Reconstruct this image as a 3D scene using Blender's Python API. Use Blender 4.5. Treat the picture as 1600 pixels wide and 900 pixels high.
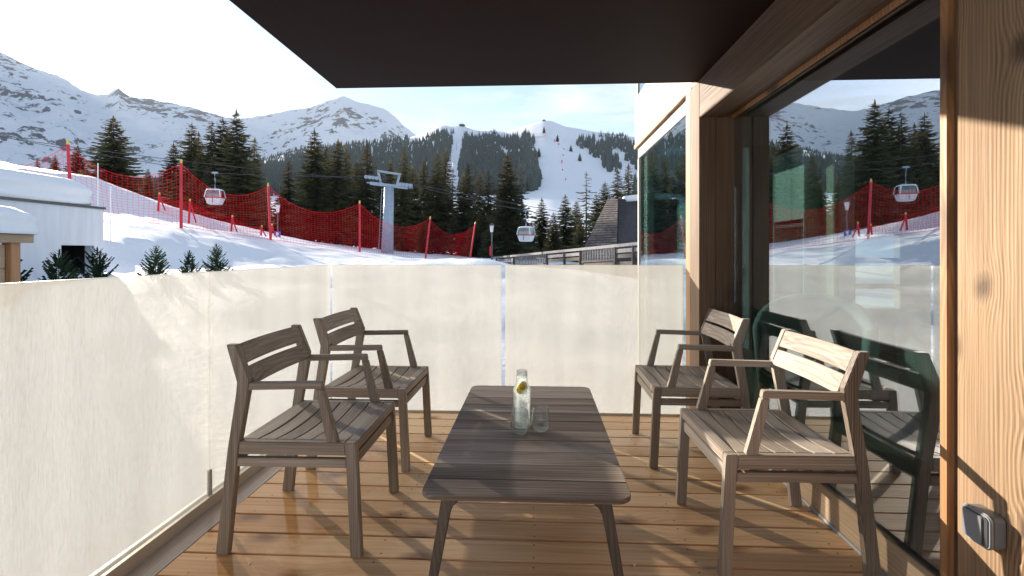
import bpy, bmesh, math, random
import numpy as np
from mathutils import Vector, Matrix, noise

for o in list(bpy.data.objects): bpy.data.objects.remove(o)
S = bpy.context.scene
COL = S.collection
R = math.radians
rnd = random.Random(7)

# ------------------------------------------------------------------ camera
F, CX, HY, HC = 780.0, 800.0, 395.0, 1.2
YAW = math.atan(38 / F)
cam = bpy.data.cameras.new('camera'); co = bpy.data.objects.new('camera', cam); COL.objects.link(co)
cam.sensor_width = 36; cam.lens = F / 1600 * 36; cam.shift_y = -(450 - HY) / 1600
cam.clip_start = 0.05; cam.clip_end = 40000
co.location = (0, 0, HC); co.rotation_euler = (R(90), 0, YAW)
S.camera = co
SY, CY = math.sin(YAW), math.cos(YAW)
def W(px, py, D):
    """point seen at a pixel of the photograph at depth D metres"""
    a = (px - CX) / F
    return Vector((D * (-SY + a * CY), D * (CY + a * SY), HC + (HY - py) * D / F))
def PX(X, Y):
    D = -X * SY + Y * CY
    return CX + F * (X * CY + Y * SY) / D, D

# ------------------------------------------------------------------ world and sun
SUN = Vector((-1.0, 0.952, 0.385)).normalized()
el = math.asin(SUN.z); az = math.atan2(SUN.x, SUN.y)
world = bpy.data.worlds.new('World'); S.world = world; world.use_nodes = True
nt = world.node_tree; N = nt.nodes; L = nt.links
for n in list(N): N.remove(n)
sky = N.new('ShaderNodeTexSky'); sky.sky_type = 'NISHITA'; sky.sun_disc = False
sky.sun_elevation = el; sky.sun_rotation = az; sky.altitude = 1800; sky.air_density = 1.0; sky.dust_density = 0.8; sky.ozone_density = 1.0
tc = N.new('ShaderNodeTexCoord')
sep = N.new('ShaderNodeSeparateXYZ'); L.new(tc.outputs['Generated'], sep.inputs[0])
zmax = N.new('ShaderNodeMath'); zmax.operation = 'MAXIMUM'; zmax.inputs[1].default_value = 0.06; L.new(sep.outputs[2], zmax.inputs[0])
dv = N.new('ShaderNodeVectorMath'); dv.operation = 'DIVIDE'; L.new(tc.outputs['Generated'], dv.inputs[0])
cmb = N.new('ShaderNodeCombineXYZ')
for i in range(3): L.new(zmax.outputs[0], cmb.inputs[i])
L.new(cmb.outputs[0], dv.inputs[1])
mp = N.new('ShaderNodeMapping'); mp.inputs['Scale'].default_value = (0.55, 0.9, 0.2); mp.inputs['Rotation'].default_value = (0, 0, R(-25)); mp.inputs['Location'].default_value = (3.1, 1.7, 0)
L.new(dv.outputs[0], mp.inputs[0])
cn = N.new('ShaderNodeTexNoise'); cn.inputs['Scale'].default_value = 1.9; cn.inputs['Detail'].default_value = 9; cn.inputs['Roughness'].default_value = 0.62; cn.inputs['Distortion'].default_value = 0.5
L.new(mp.outputs[0], cn.inputs['Vector'])
cr = N.new('ShaderNodeMapRange'); cr.inputs['From Min'].default_value = 0.45; cr.inputs['From Max'].default_value = 0.66; cr.inputs['To Max'].default_value = 0.85
L.new(cn.outputs['Fac'], cr.inputs['Value'])
mix = N.new('ShaderNodeMix'); mix.data_type = 'RGBA'
up = N.new('ShaderNodeMapRange'); up.inputs['From Min'].default_value = 0.0; up.inputs['From Max'].default_value = 0.06; L.new(sep.outputs[2], up.inputs['Value'])
cm = N.new('ShaderNodeMath'); cm.operation = 'MULTIPLY'; L.new(cr.outputs[0], cm.inputs[0]); L.new(up.outputs[0], cm.inputs[1]); L.new(cm.outputs[0], mix.inputs['Factor']); L.new(sky.outputs[0], mix.inputs['A'])
mix.inputs['B'].default_value = (4.4, 4.6, 5.0, 1)
bg = N.new('ShaderNodeBackground'); bg.inputs['Strength'].default_value = 0.08
wo = N.new('ShaderNodeOutputWorld')
L.new(mix.outputs['Result'], bg.inputs['Color']); L.new(bg.outputs[0], wo.inputs['Surface'])

sl = bpy.data.lights.new('sun', 'SUN'); so = bpy.data.objects.new('sun', sl); COL.objects.link(so)
sl.energy = 5.0; sl.angle = R(0.55); sl.color = (1.0, 0.89, 0.74)
so.rotation_euler = (-SUN).to_track_quat('-Z', 'Y').to_euler()

vs = S.view_settings; vs.view_transform = 'Standard'; vs.look = 'None'; vs.exposure = 1.75; vs.gamma = 1; vs.use_curve_mapping = False
S.render.engine = 'CYCLES'
S.cycles.use_denoising = True; S.cycles.max_bounces = 10; S.cycles.diffuse_bounces = 5; S.cycles.transparent_max_bounces = 24
S.cycles.sample_clamp_indirect = 8; S.cycles.caustics_reflective = False; S.cycles.caustics_refractive = False

# ------------------------------------------------------------------ helpers
def tag(o, label=None, cat=None, group=None, kind=None):
    if label: o['label'] = label
    if cat: o['category'] = cat
    if group: o['group'] = group
    if kind: o['kind'] = kind
    return o
def empty(name, loc=(0, 0, 0), rz=0.0):
    o = bpy.data.objects.new(name, None); COL.objects.link(o); o.location = loc; o.rotation_euler = (0, 0, rz); o.empty_display_size = 0.1
    return o
def link(name, me, parent=None, loc=None):
    o = bpy.data.objects.new(name, me); COL.objects.link(o)
    if parent: o.parent = parent
    if loc is not None: o.location = loc
    return o
def copy_tree(o, parent=None):
    c = o.copy(); COL.objects.link(c)
    c.parent = parent
    for ch in [k for k in bpy.data.objects if k.parent == o]: copy_tree(ch, c)
    return c

class MB:
    def __init__(s): s.v = []; s.f = []; s.m = []
    def add(s, vs, fs, mi=0):
        b = len(s.v); s.v += [tuple(p) for p in vs]; s.f += [tuple(i + b for i in f) for f in fs]; s.m += [mi] * len(fs); return s
    def box(s, x0, x1, y0, y1, z0, z1, mi=0):
        return s.add([(x0, y0, z0), (x1, y0, z0), (x1, y1, z0), (x0, y1, z0), (x0, y0, z1), (x1, y0, z1), (x1, y1, z1), (x0, y1, z1)],
                     [(3, 2, 1, 0), (4, 5, 6, 7), (0, 1, 5, 4), (1, 2, 6, 5), (2, 3, 7, 6), (3, 0, 4, 7)], mi)
    def hexa(s, bot, top, mi=0):          # two quads
        return s.add(list(bot) + list(top), [(3, 2, 1, 0), (4, 5, 6, 7), (0, 1, 5, 4), (1, 2, 6, 5), (2, 3, 7, 6), (3, 0, 4, 7)], mi)
    def prism_y(s, poly, y0, y1, mi=0):   # polygon in xz extruded along y
        n = len(poly)
        vs = [(x, y0, z) for x, z in poly] + [(x, y1, z) for x, z in poly]
        fs = [tuple(range(n)), tuple(range(2 * n - 1, n - 1, -1))] + [(i, i + n, (i + 1) % n + n, (i + 1) % n) for i in range(n)]
        return s.add(vs, fs, mi)
    def prism_z(s, poly, z0, z1, mi=0):
        n = len(poly)
        vs = [(x, y, z0) for x, y in poly] + [(x, y, z1) for x, y in poly]
        fs = [tuple(range(n - 1, -1, -1)), tuple(range(n, 2 * n))] + [(i, (i + 1) % n, (i + 1) % n + n, i + n) for i in range(n)]
        return s.add(vs, fs, mi)
    def beam(s, a, b, w, h, up=(0, 0, 1), mi=0, w2=None, h2=None):
        a = Vector(a); b = Vector(b); d = (b - a).normalized(); u = Vector(up)
        r = d.cross(u); r = r.normalized() if r.length > 1e-5 else Vector((1, 0, 0)); u = r.cross(d)
        w2 = w if w2 is None else w2; h2 = h if h2 is None else h2
        q = lambda p, w, h: [p - r * w / 2 - u * h / 2, p + r * w / 2 - u * h / 2, p + r * w / 2 + u * h / 2, p - r * w / 2 + u * h / 2]
        return s.hexa(q(a, w, h), q(b, w2, h2), mi)
    def tube(s, pts, rads, n=6, mi=0, cap=True):
        pts = [Vector(p) for p in pts]
        if not hasattr(rads, '__len__'): rads = [rads] * len(pts)
        vs = []
        for i, p in enumerate(pts):
            d = (pts[min(i + 1, len(pts) - 1)] - pts[max(i - 1, 0)]).normalized()
            r = d.cross(Vector((0, 0, 1))); r = r.normalized() if r.length > 1e-4 else Vector((1, 0, 0)); u = r.cross(d)
            vs += [p + (r * math.cos(t) + u * math.sin(t)) * rads[i] for t in [2 * math.pi * k / n for k in range(n)]]
        fs = [(i * n + k, i * n + (k + 1) % n, (i + 1) * n + (k + 1) % n, (i + 1) * n + k) for i in range(len(pts) - 1) for k in range(n)]
        if cap: fs += [tuple(range(n - 1, -1, -1)), tuple(range((len(pts) - 1) * n, len(pts) * n))]
        return s.add(vs, fs, mi)
    def lathe(s, prof, c=(0, 0, 0), n=32, mi=0):
        vs = [(c[0] + r * math.cos(2 * math.pi * k / n), c[1] + r * math.sin(2 * math.pi * k / n), c[2] + z) for r, z in prof for k in range(n)]
        fs = [(i * n + k, i * n + (k + 1) % n, (i + 1) * n + (k + 1) % n, (i + 1) * n + k) for i in range(len(prof) - 1) for k in range(n)]
        return s.add(vs, fs, mi)
    def mesh(s, name, mats, bevel=0, seg=2, smooth=False):
        me = bpy.data.meshes.new(name); me.from_pydata(s.v, [], s.f)
        for m in (mats if isinstance(mats, (list, tuple)) else [mats]): me.materials.append(m)
        me.polygons.foreach_set('material_index', s.m)
        bm = bmesh.new(); bm.from_mesh(me)
        bmesh.ops.recalc_face_normals(bm, faces=bm.faces)
        if bevel:
            bmesh.ops.bevel(bm, geom=[e for e in bm.edges if e.is_manifold and e.calc_face_angle(0) > 0.5], offset=bevel, segments=seg, affect='EDGES', clamp_overlap=True)
        bm.to_mesh(me); bm.free()
        if smooth: me.polygons.foreach_set('use_smooth', [True] * len(me.polygons))
        me.update(); return me
    def build(s, name, mats, parent=None, bevel=0, seg=2, smooth=False, loc=None):
        return link(name, s.mesh(name, mats, bevel, seg, smooth), parent, loc)

# ------------------------------------------------------------------ materials
def newmat(name):
    m = bpy.data.materials.new(name); m.use_nodes = True
    nt = m.node_tree
    for n in list(nt.nodes): nt.nodes.remove(n)
    return m, nt, nt.nodes, nt.links
def plain(name, col, rough=0.6, metal=0.0, var=0.12, vscale=8.0, bump=0.0, bscale=40.0, spec=0.5, stretch=(1, 1, 1)):
    m, nt, N, L = newmat(name)
    o = N.new('ShaderNodeOutputMaterial'); p = N.new('ShaderNodeBsdfPrincipled'); L.new(p.outputs[0], o.inputs[0])
    p.inputs['Roughness'].default_value = rough; p.inputs['Metallic'].default_value = metal; p.inputs['Specular IOR Level'].default_value = spec
    t = N.new('ShaderNodeTexCoord'); mp = N.new('ShaderNodeMapping'); mp.inputs['Scale'].default_value = stretch; L.new(t.outputs['Object'], mp.inputs[0])
    n = N.new('ShaderNodeTexNoise'); n.inputs['Scale'].default_value = vscale; n.inputs['Detail'].default_value = 5; L.new(mp.outputs[0], n.inputs['Vector'])
    cr = N.new('ShaderNodeValToRGB'); L.new(n.outputs['Fac'], cr.inputs[0])
    cr.color_ramp.elements[0].position = 0.3; cr.color_ramp.elements[1].position = 0.7
    cr.color_ramp.elements[0].color = [c * (1 - var) for c in col[:3]] + [1]; cr.color_ramp.elements[1].color = [min(1, c * (1 + var)) for c in col[:3]] + [1]
    L.new(cr.outputs[0], p.inputs['Base Color'])
    if bump:
        n2 = N.new('ShaderNodeTexNoise'); n2.inputs['Scale'].default_value = bscale; n2.inputs['Detail'].default_value = 6; L.new(mp.outputs[0], n2.inputs['Vector'])
        b = N.new('ShaderNodeBump'); b.inputs['Strength'].default_value = bump; b.inputs['Distance'].default_value = 0.02; L.new(n2.outputs['Fac'], b.inputs['Height']); L.new(b.outputs[0], p.inputs['Normal'])
    return m
def wood(name, cols, axis=0, al=0.35, rough=0.6, fine=70.0, knots=0.0, bump=0.25, wet=False, blotch=0.35, ring=60.0, amp=2.2, gw=0.25, wv=0.35, spec=0.5, perobj=0.25, knotcol=(0.06, 0.03, 0.015)):
    """wood grain running along the axis; cols = dark, mid, light"""
    m, nt, N, L = newmat(name)
    o = N.new('ShaderNodeOutputMaterial'); p = N.new('ShaderNodeBsdfPrincipled'); L.new(p.outputs[0], o.inputs[0])
    t = N.new('ShaderNodeTexCoord'); oi = N.new('ShaderNodeObjectInfo')
    off = N.new('ShaderNodeMath'); off.operation = 'MULTIPLY'; off.inputs[1].default_value = 37.0; L.new(oi.outputs['Random'], off.inputs[0])
    ad = N.new('ShaderNodeVectorMath'); ad.operation = 'ADD'; L.new(t.outputs['Object'], ad.inputs[0]); L.new(off.outputs[0], ad.inputs[1])
    def mapped(al, ac):
        mp = N.new('ShaderNodeMapping'); sc = [ac] * 3; sc[axis] = al; mp.inputs['Scale'].default_value = sc; L.new(ad.outputs[0], mp.inputs[0]); return mp.outputs[0]
    def nz(vec, scale, detail=4, rough=0.5, dist=0.0):
        n = N.new('ShaderNodeTexNoise'); n.inputs['Scale'].default_value = scale; n.inputs['Detail'].default_value = detail; n.inputs['Roughness'].default_value = rough; n.inputs['Distortion'].default_value = dist
        L.new(vec, n.inputs['Vector']); return n.outputs['Fac']
    def math2(op, a, b):
        n = N.new('ShaderNodeMath'); n.operation = op
        for i, x in enumerate((a, b)):
            if isinstance(x, (int, float)): n.inputs[i].default_value = x
            else: L.new(x, n.inputs[i])
        return n.outputs[0]
    def mrange(v, a, b, c=0.0, d=1.0):
        n = N.new('ShaderNodeMapRange'); L.new(v, n.inputs['Value'])
        for k, x in zip(('From Min', 'From Max', 'To Min', 'To Max'), (a, b, c, d)): n.inputs[k].default_value = x
        return n.outputs[0]
    kw = None
    sp = N.new('ShaderNodeSeparateXYZ'); L.new(ad.outputs[0], sp.inputs[0]); oth = [i for i in range(3) if i != axis]
    acr = math2('ADD', sp.outputs[oth[0]], math2('MULTIPLY', sp.outputs[oth[1]], 0.83))
    if knots:
        v = N.new('ShaderNodeTexVoronoi'); v.voronoi_dimensions = '2D'; v.inputs['Scale'].default_value = knots
        nn = nz(ad.outputs[0], 9.0, 2); cv = N.new('ShaderNodeCombineXYZ')
        L.new(math2('ADD', math2('MULTIPLY', sp.outputs[axis], 0.6), math2('MULTIPLY', nn, 0.10 / knots)), cv.inputs[0]); L.new(math2('ADD', acr, math2('MULTIPLY', nn, 0.16 / knots)), cv.inputs[1]); L.new(cv.outputs[0], v.inputs['Vector'])
        kw = mrange(v.outputs['Distance'], 0.0, 0.42, 1.0, 0.0); kw = math2('MULTIPLY', math2('MULTIPLY', kw, kw), 3.2)
    # growth rings: warped bands across the grain
    base = nz(mapped(0.5, 3.0), 1.0, 3)
    p.inputs['Specular IOR Level'].default_value = spec
    wob = math2('ADD', math2('MULTIPLY', nz(mapped(al, 3.0), 1.0, 2, 0.4, 0.2), amp * 2), math2('MULTIPLY', nz(mapped(1.0, 14.0), 1.0, 3), amp * wv))
    if kw is not None: wob = math2('ADD', wob, kw)
    rg = math2('SINE', math2('MULTIPLY', math2('ADD', math2('MULTIPLY', acr, ring), wob), 6.283), 0)
    seg_ = mrange(nz(mapped(0.4, 9.0), 1.0, 3), 0.35, 0.65, 0.15, 1.0)
    rg = math2('MULTIPLY', rg, seg_)
    rg = mrange(rg, -1, 1)
    fn = nz(mapped(2.0, fine), 1.0, 5, 0.6)
    g = math2('ADD', math2('MULTIPLY', math2('SUBTRACT', rg, 0.5), gw), math2('ADD', math2('MULTIPLY', fn, 0.75), 0.22))
    g = math2('ADD', math2('MULTIPLY', math2('SUBTRACT', base, 0.5), blotch * 2), math2('SUBTRACT', g, 0.1))
    g = math2('ADD', g, math2('MULTIPLY', math2('SUBTRACT', oi.outputs['Random'], 0.5), perobj))
    cr = N.new('ShaderNodeValToRGB'); L.new(g, cr.inputs[0]); E = cr.color_ramp.elements
    E[0].position = 0.12; E[0].color = (*cols[0], 1); E[1].position = 0.9; E[1].color = (*cols[2], 1)
    e = E.new(0.5); e.color = (*cols[1], 1)
    colr = cr.outputs[0]
    if knots:
        kf = mrange(v.outputs['Distance'], 0.04, 0.15, 1.0, 0.0)
        mx = N.new('ShaderNodeMix'); mx.data_type = 'RGBA'; L.new(math2('MULTIPLY', kf, 0.8), mx.inputs['Factor']); L.new(colr, mx.inputs['A']); mx.inputs['B'].default_value = (*knotcol, 1); colr = mx.outputs['Result']
    rsock = mrange(fn, 0.3, 0.7, rough + 0.08, rough - 0.08)
    if wet:
        gp = N.new('ShaderNodeNewGeometry'); sx = N.new('ShaderNodeSeparateXYZ'); L.new(gp.outputs['Position'], sx.inputs[0])
        wn = N.new('ShaderNodeTexNoise'); wn.inputs['Scale'].default_value = 3.2; wn.inputs['Detail'].default_value = 4; L.new(gp.outputs['Position'], wn.inputs['Vector'])
        wm = mrange(math2('ADD', sx.outputs[0], math2('MULTIPLY', math2('SUBTRACT', wn.outputs['Fac'], 0.5), 1.5)), -0.80, -1.10, 0.0, 1.0)
        dk = N.new('ShaderNodeMix'); dk.data_type = 'RGBA'; dk.blend_type = 'MULTIPLY'; L.new(math2('MULTIPLY', wm, 0.85), dk.inputs['Factor']); L.new(colr, dk.inputs['A']); dk.inputs['B'].default_value = (0.90, 0.76, 0.60, 1); colr = dk.outputs['Result']
        mr = N.new('ShaderNodeMix'); mr.data_type = 'FLOAT'; L.new(wm, mr.inputs['Factor']); L.new(rsock, mr.inputs['A']); mr.inputs['B'].default_value = 0.09; rsock = mr.outputs['Result']
        bs = mrange(wm, 0, 1, bump, bump * 0.25)
    L.new(colr, p.inputs['Base Color']); L.new(rsock, p.inputs['Roughness'])
    b = N.new('ShaderNodeBump'); b.inputs['Distance'].default_value = 0.004; b.inputs['Strength'].default_value = bump
    if wet: L.new(bs, b.inputs['Strength'])
    L.new(g, b.inputs['Height']); L.new(b.outputs[0], p.inputs['Normal'])
    return m
M = {}
TEAK = ((0.105, 0.078, 0.058), (0.28, 0.226, 0.180), (0.50, 0.44, 0.375))
for i, a in enumerate('xyz'): M['teak_' + a] = wood('weathered_teak_' + a, TEAK, axis=i, rough=0.62, fine=110, bump=0.35, ring=110, gw=0.16, wv=0.9, spec=0.3, blotch=0.45, perobj=0.2)
M['table'] = wood('grey_table_slats', ((0.064, 0.045, 0.034), (0.205, 0.156, 0.122), (0.46, 0.385, 0.32)), axis=0, rough=0.75, fine=90, bump=0.5, ring=70, gw=0.26, wv=0.9, spec=0.25, blotch=0.95, perobj=0.22)
M['table_leg'] = wood('grey_table_leg', ((0.05, 0.036, 0.026), (0.10, 0.078, 0.058), (0.18, 0.145, 0.115)), axis=2, rough=0.6, fine=90)
M['deck'] = wood('larch_decking', ((0.48, 0.27, 0.125), (0.72, 0.485, 0.275), (0.82, 0.62, 0.42)), axis=0, rough=0.5, fine=60, knots=2.6, bump=0.3, wet=True, ring=38, gw=0.16, wv=0.8, spec=0.4, blotch=0.45, perobj=0.35, knotcol=(0.16, 0.07, 0.03))
M['clad'] = wood('brushed_larch_cladding', ((0.13, 0.07, 0.032), (0.30, 0.19, 0.105), (0.45, 0.315, 0.195)), axis=2, al=0.16, rough=0.7, fine=130, knots=4.3, bump=0.9, ring=95, amp=3.5, gw=0.34, wv=0.45, blotch=0.4, perobj=0.15)
M['batten'] = wood('orange_larch_batten', ((0.20, 0.085, 0.03), (0.40, 0.20, 0.085), (0.52, 0.30, 0.15)), axis=2, rough=0.55, fine=90, knots=1.6)
M['post'] = wood('brown_larch_post', ((0.062, 0.032, 0.016), (0.135, 0.076, 0.040), (0.23, 0.14, 0.078)), axis=2, rough=0.65, fine=80, knots=2.2, bump=0.5, ring=75, amp=3, gw=0.25, wv=0.9)
M['beam'] = wood('brown_larch_beam', ((0.062, 0.032, 0.016), (0.135, 0.076, 0.040), (0.23, 0.14, 0.078)), axis=1, rough=0.65, fine=80, knots=1.6, bump=0.5, ring=75, amp=3, gw=0.25, wv=0.9)
M['sill'] = wood('larch_sill', ((0.22, 0.135, 0.075), (0.40, 0.285, 0.18), (0.50, 0.38, 0.26)), axis=1, rough=0.6, fine=70, knots=1.2)
M['logs'] = wood('dark_weathered_fence_wood', ((0.03, 0.024, 0.02), (0.075, 0.06, 0.05), (0.15, 0.125, 0.11)), axis=0, rough=0.8, fine=30)
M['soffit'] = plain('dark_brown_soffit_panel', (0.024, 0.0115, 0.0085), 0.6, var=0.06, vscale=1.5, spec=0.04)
M['metal'] = plain('dark_metal', (0.12, 0.12, 0.125), 0.3, 0.9)
M['galv'] = plain('galvanised_steel', (0.34, 0.40, 0.48), 0.45, 0.2, var=0.12, vscale=3)
M['gutter'] = wood('wet_edge_board', ((0.28, 0.20, 0.16), (0.44, 0.35, 0.29), (0.56, 0.47, 0.40)), axis=1, rough=0.22, fine=40, bump=0.15)
M['profile'] = plain('anodised_rail_profile', (0.62, 0.56, 0.47), 0.4, 0.2, var=0.08)
M['grey_seal'] = plain('grey_sealant', (0.42, 0.43, 0.44), 0.6)
M['screw'] = plain('screw_head', (0.10, 0.065, 0.04), 0.5, 0.4)
M['outlet'] = plain('grey_outlet_plastic', (0.19, 0.20, 0.215), 0.42, var=0.04)
M['outlet_dark'] = plain('dark_outlet_plastic', (0.05, 0.055, 0.06), 0.35, var=0.04)
M['outlet_light'] = plain('pale_outlet_rim', (0.24, 0.25, 0.265), 0.4, var=0.04)
M['white_wall'] = plain('white_rendered_wall', (0.66, 0.68, 0.72), 0.85, var=0.06, vscale=2.5, bump=0.15, stretch=(3, 3, 0.4))
M['red'] = plain('red_padding', (0.58, 0.022, 0.04), 0.55, var=0.15, vscale=3)
def _net():
    m, nt, N, L = newmat('red_net_cord'); o = N.new('ShaderNodeOutputMaterial'); d = N.new('ShaderNodeBsdfDiffuse'); t = N.new('ShaderNodeBsdfTranslucent'); mx = N.new('ShaderNodeMixShader')
    d.inputs[0].default_value = t.inputs[0].default_value = (0.78, 0.035, 0.07, 1); mx.inputs[0].default_value = 0.55; L.new(d.outputs[0], mx.inputs[1]); L.new(t.outputs[0], mx.inputs[2]); L.new(mx.outputs[0], o.inputs[0]); return m
M['net'] = _net()
M['yellow'] = plain('yellow_cap', (0.75, 0.52, 0.08), 0.5)
M['white'] = plain('white_paint', (0.8, 0.8, 0.82), 0.45, var=0.04)
M['black'] = plain('black_paint', (0.02, 0.02, 0.022), 0.5)
M['blue'] = plain('blue_sign', (0.03, 0.12, 0.55), 0.45, var=0.03)
M['bark'] = plain('spruce_bark', (0.085, 0.058, 0.042), 0.9, var=0.3, vscale=6, bump=0.5)
M['panel_white'] = plain('cream_facade_panel', (0.70, 0.64, 0.55), 0.5, var=0.03)
M['frame_grey'] = plain('grey_green_window_frame', (0.22, 0.22, 0.20), 0.5, var=0.05)
M['room'] = plain('room_plaster', (0.22, 0.21, 0.20), 0.8, var=0.05)
M['room_floor'] = plain('room_floor_boards', (0.25, 0.19, 0.14), 0.5, var=0.15)
M['mint'] = plain('pale_mint_lacquer', (0.74, 0.84, 0.76), 0.4, var=0.05)
M['teal'] = plain('teal_upholstery', (0.22, 0.45, 0.40), 0.8, var=0.08)
M['pale_up'] = plain('pale_upholstery', (0.55, 0.66, 0.64), 0.8, var=0.06)
M['pale_wood'] = wood('pale_interior_wood', ((0.42, 0.40, 0.24), (0.58, 0.56, 0.38), (0.70, 0.68, 0.50)), axis=2, rough=0.5, fine=40, ring=30)
M['lemon'] = plain('lemon_flesh', (0.85, 0.62, 0.03), 0.35, var=0.2, vscale=60)
M['ice'] = plain('ice', (0.75, 0.78, 0.82), 0.15)

def schlick(N, L, r0, scale=1.0):
    lw = N.new('ShaderNodeLayerWeight'); lw.inputs['Blend'].default_value = 0.5
    pw = N.new('ShaderNodeMath'); pw.operation = 'POWER'; pw.inputs[1].default_value = 4.0; L.new(lw.outputs['Facing'], pw.inputs[0])
    mr = N.new('ShaderNodeMapRange'); mr.inputs['To Min'].default_value = r0; mr.inputs['To Max'].default_value = min(1, r0 + scale); L.new(pw.outputs[0], mr.inputs['Value'])
    return mr.outputs[0]
def glass_sheet(name, tint, refl, rough=0.0, rtint=(1, 1, 1)):
    m, nt, N, L = newmat(name)
    o = N.new('ShaderNodeOutputMaterial'); tr = N.new('ShaderNodeBsdfTransparent'); gl = N.new('ShaderNodeBsdfGlossy'); mx = N.new('ShaderNodeMixShader')
    tr.inputs[0].default_value = (*tint, 1); gl.inputs['Color'].default_value = (*rtint, 1); gl.inputs['Roughness'].default_value = rough
    L.new(schlick(N, L, refl, 0.6), mx.inputs[0]); L.new(tr.outputs[0], mx.inputs[1]); L.new(gl.outputs[0], mx.inputs[2]); L.new(mx.outputs[0], o.inputs[0])
    return m
M['window'] = glass_sheet('coated_window_glass', (0.68, 0.78, 0.75), 0.42, 0.0, (0.92, 0.94, 1.0))
M['bay_glass'] = glass_sheet('bay_window_glass', (0.68, 0.84, 0.84), 0.33)
M['thin_glass'] = glass_sheet('gondola_glass', (0.25, 0.28, 0.30), 0.25)

def frosted():
    m, nt, N, L = newmat('fabric_laminated_glass')
    o = N.new('ShaderNodeOutputMaterial'); tr = N.new('ShaderNodeBsdfTransparent'); tl = N.new('ShaderNodeBsdfTranslucent'); df = N.new('ShaderNodeBsdfDiffuse'); gl = N.new('ShaderNodeBsdfGlossy')
    t = N.new('ShaderNodeTexCoord')
    def nz(sc, scale, detail):
        mp = N.new('ShaderNodeMapping'); mp.inputs['Scale'].default_value = sc; L.new(t.outputs['Object'], mp.inputs[0])
        n = N.new('ShaderNodeTexNoise'); n.inputs['Scale'].default_value = scale; n.inputs['Detail'].default_value = detail; L.new(mp.outputs[0], n.inputs['Vector']); return n.outputs['Fac']
    def mr(v, a, b, c, d):
        n = N.new('ShaderNodeMapRange'); L.new(v, n.inputs['Value'])
        for k, x in zip(('From Min', 'From Max', 'To Min', 'To Max'), (a, b, c, d)): n.inputs[k].default_value = x
        return n.outputs[0]
    fine = nz((1, 1, 0.035), 260, 3); weave = nz((1, 1, 0.15), 240, 2); big = nz((1, 1, 0.06), 5.0, 5)
    ad = N.new('ShaderNodeMath'); ad.operation = 'ADD'; L.new(fine, ad.inputs[0]); L.new(weave, ad.inputs[1])
    ad2 = N.new('ShaderNodeMath'); ad2.operation = 'ADD'; L.new(ad.outputs[0], ad2.inputs[0]); L.new(big, ad2.inputs[1])
    cr = N.new('ShaderNodeValToRGB'); E = cr.color_ramp.elements
    h = N.new('ShaderNodeMath'); h.operation = 'DIVIDE'; h.inputs[1].default_value = 3; L.new(ad2.outputs[0], h.inputs[0]); L.new(h.outputs[0], cr.inputs[0])
    E[0].position = 0.34; E[0].color = (0.40, 0.39, 0.36, 1); E[1].position = 0.68; E[1].color = (0.63, 0.625, 0.60, 1)
    L.new(cr.outputs[0], tl.inputs[0]); L.new(cr.outputs[0], df.inputs[0])
    tr.inputs[0].default_value = (0.97, 0.96, 0.94, 1)
    m1 = N.new('ShaderNodeMixShader'); m1.inputs[0].default_value = 0.22; L.new(tl.outputs[0], m1.inputs[1]); L.new(df.outputs[0], m1.inputs[2])
    m2 = N.new('ShaderNodeMixShader'); L.new(mr(ad.outputs[0], 0.7, 1.3, 0.38, 0.56), m2.inputs[0]); L.new(m1.outputs[0], m2.inputs[1]); L.new(tr.outputs[0], m2.inputs[2])
    gl.inputs['Roughness'].default_value = 0.13
    b = N.new('ShaderNodeBump'); b.inputs['Strength'].default_value = 0.15; b.inputs['Distance'].default_value = 0.002; L.new(fine, b.inputs['Height']); L.new(b.outputs[0], gl.inputs['Normal'])
    m3 = N.new('ShaderNodeMixShader'); L.new(schlick(N, L, 0.03, 0.6), m3.inputs[0]); L.new(m2.outputs[0], m3.inputs[1]); L.new(gl.outputs[0], m3.inputs[2])
    L.new(m3.outputs[0], o.inputs[0]); return m
M['frosted'] = frosted()
def clear_glass():
    m, nt, N, L = newmat('drinking_glass')
    o = N.new('ShaderNodeOutputMaterial'); tr = N.new('ShaderNodeBsdfTransparent'); gl = N.new('ShaderNodeBsdfGlossy'); mx = N.new('ShaderNodeMixShader')
    tr.inputs[0].default_value = (0.93, 0.95, 0.95, 1); gl.inputs['Roughness'].default_value = 0.03
    lw = N.new('ShaderNodeLayerWeight'); lw.inputs['Blend'].default_value = 0.25
    mr = N.new('ShaderNodeMapRange'); mr.inputs['From Min'].default_value = 0.0; mr.inputs['From Max'].default_value = 1; mr.inputs['To Min'].default_value = 0.22; mr.inputs['To Max'].default_value = 1.0
    L.new(lw.outputs['Facing'], mr.inputs['Value'])
    pw = N.new('ShaderNodeMath'); pw.operation = 'POWER'; pw.inputs[1].default_value = 2.0; L.new(mr.outputs[0], pw.inputs[0])
    L.new(pw.outputs[0], mx.inputs[0]); L.new(tr.outputs[0], mx.inputs[1]); L.new(gl.outputs[0], mx.inputs[2]); L.new(mx.outputs[0], o.inputs[0]); return m
M['glass'] = clear_glass()
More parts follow.
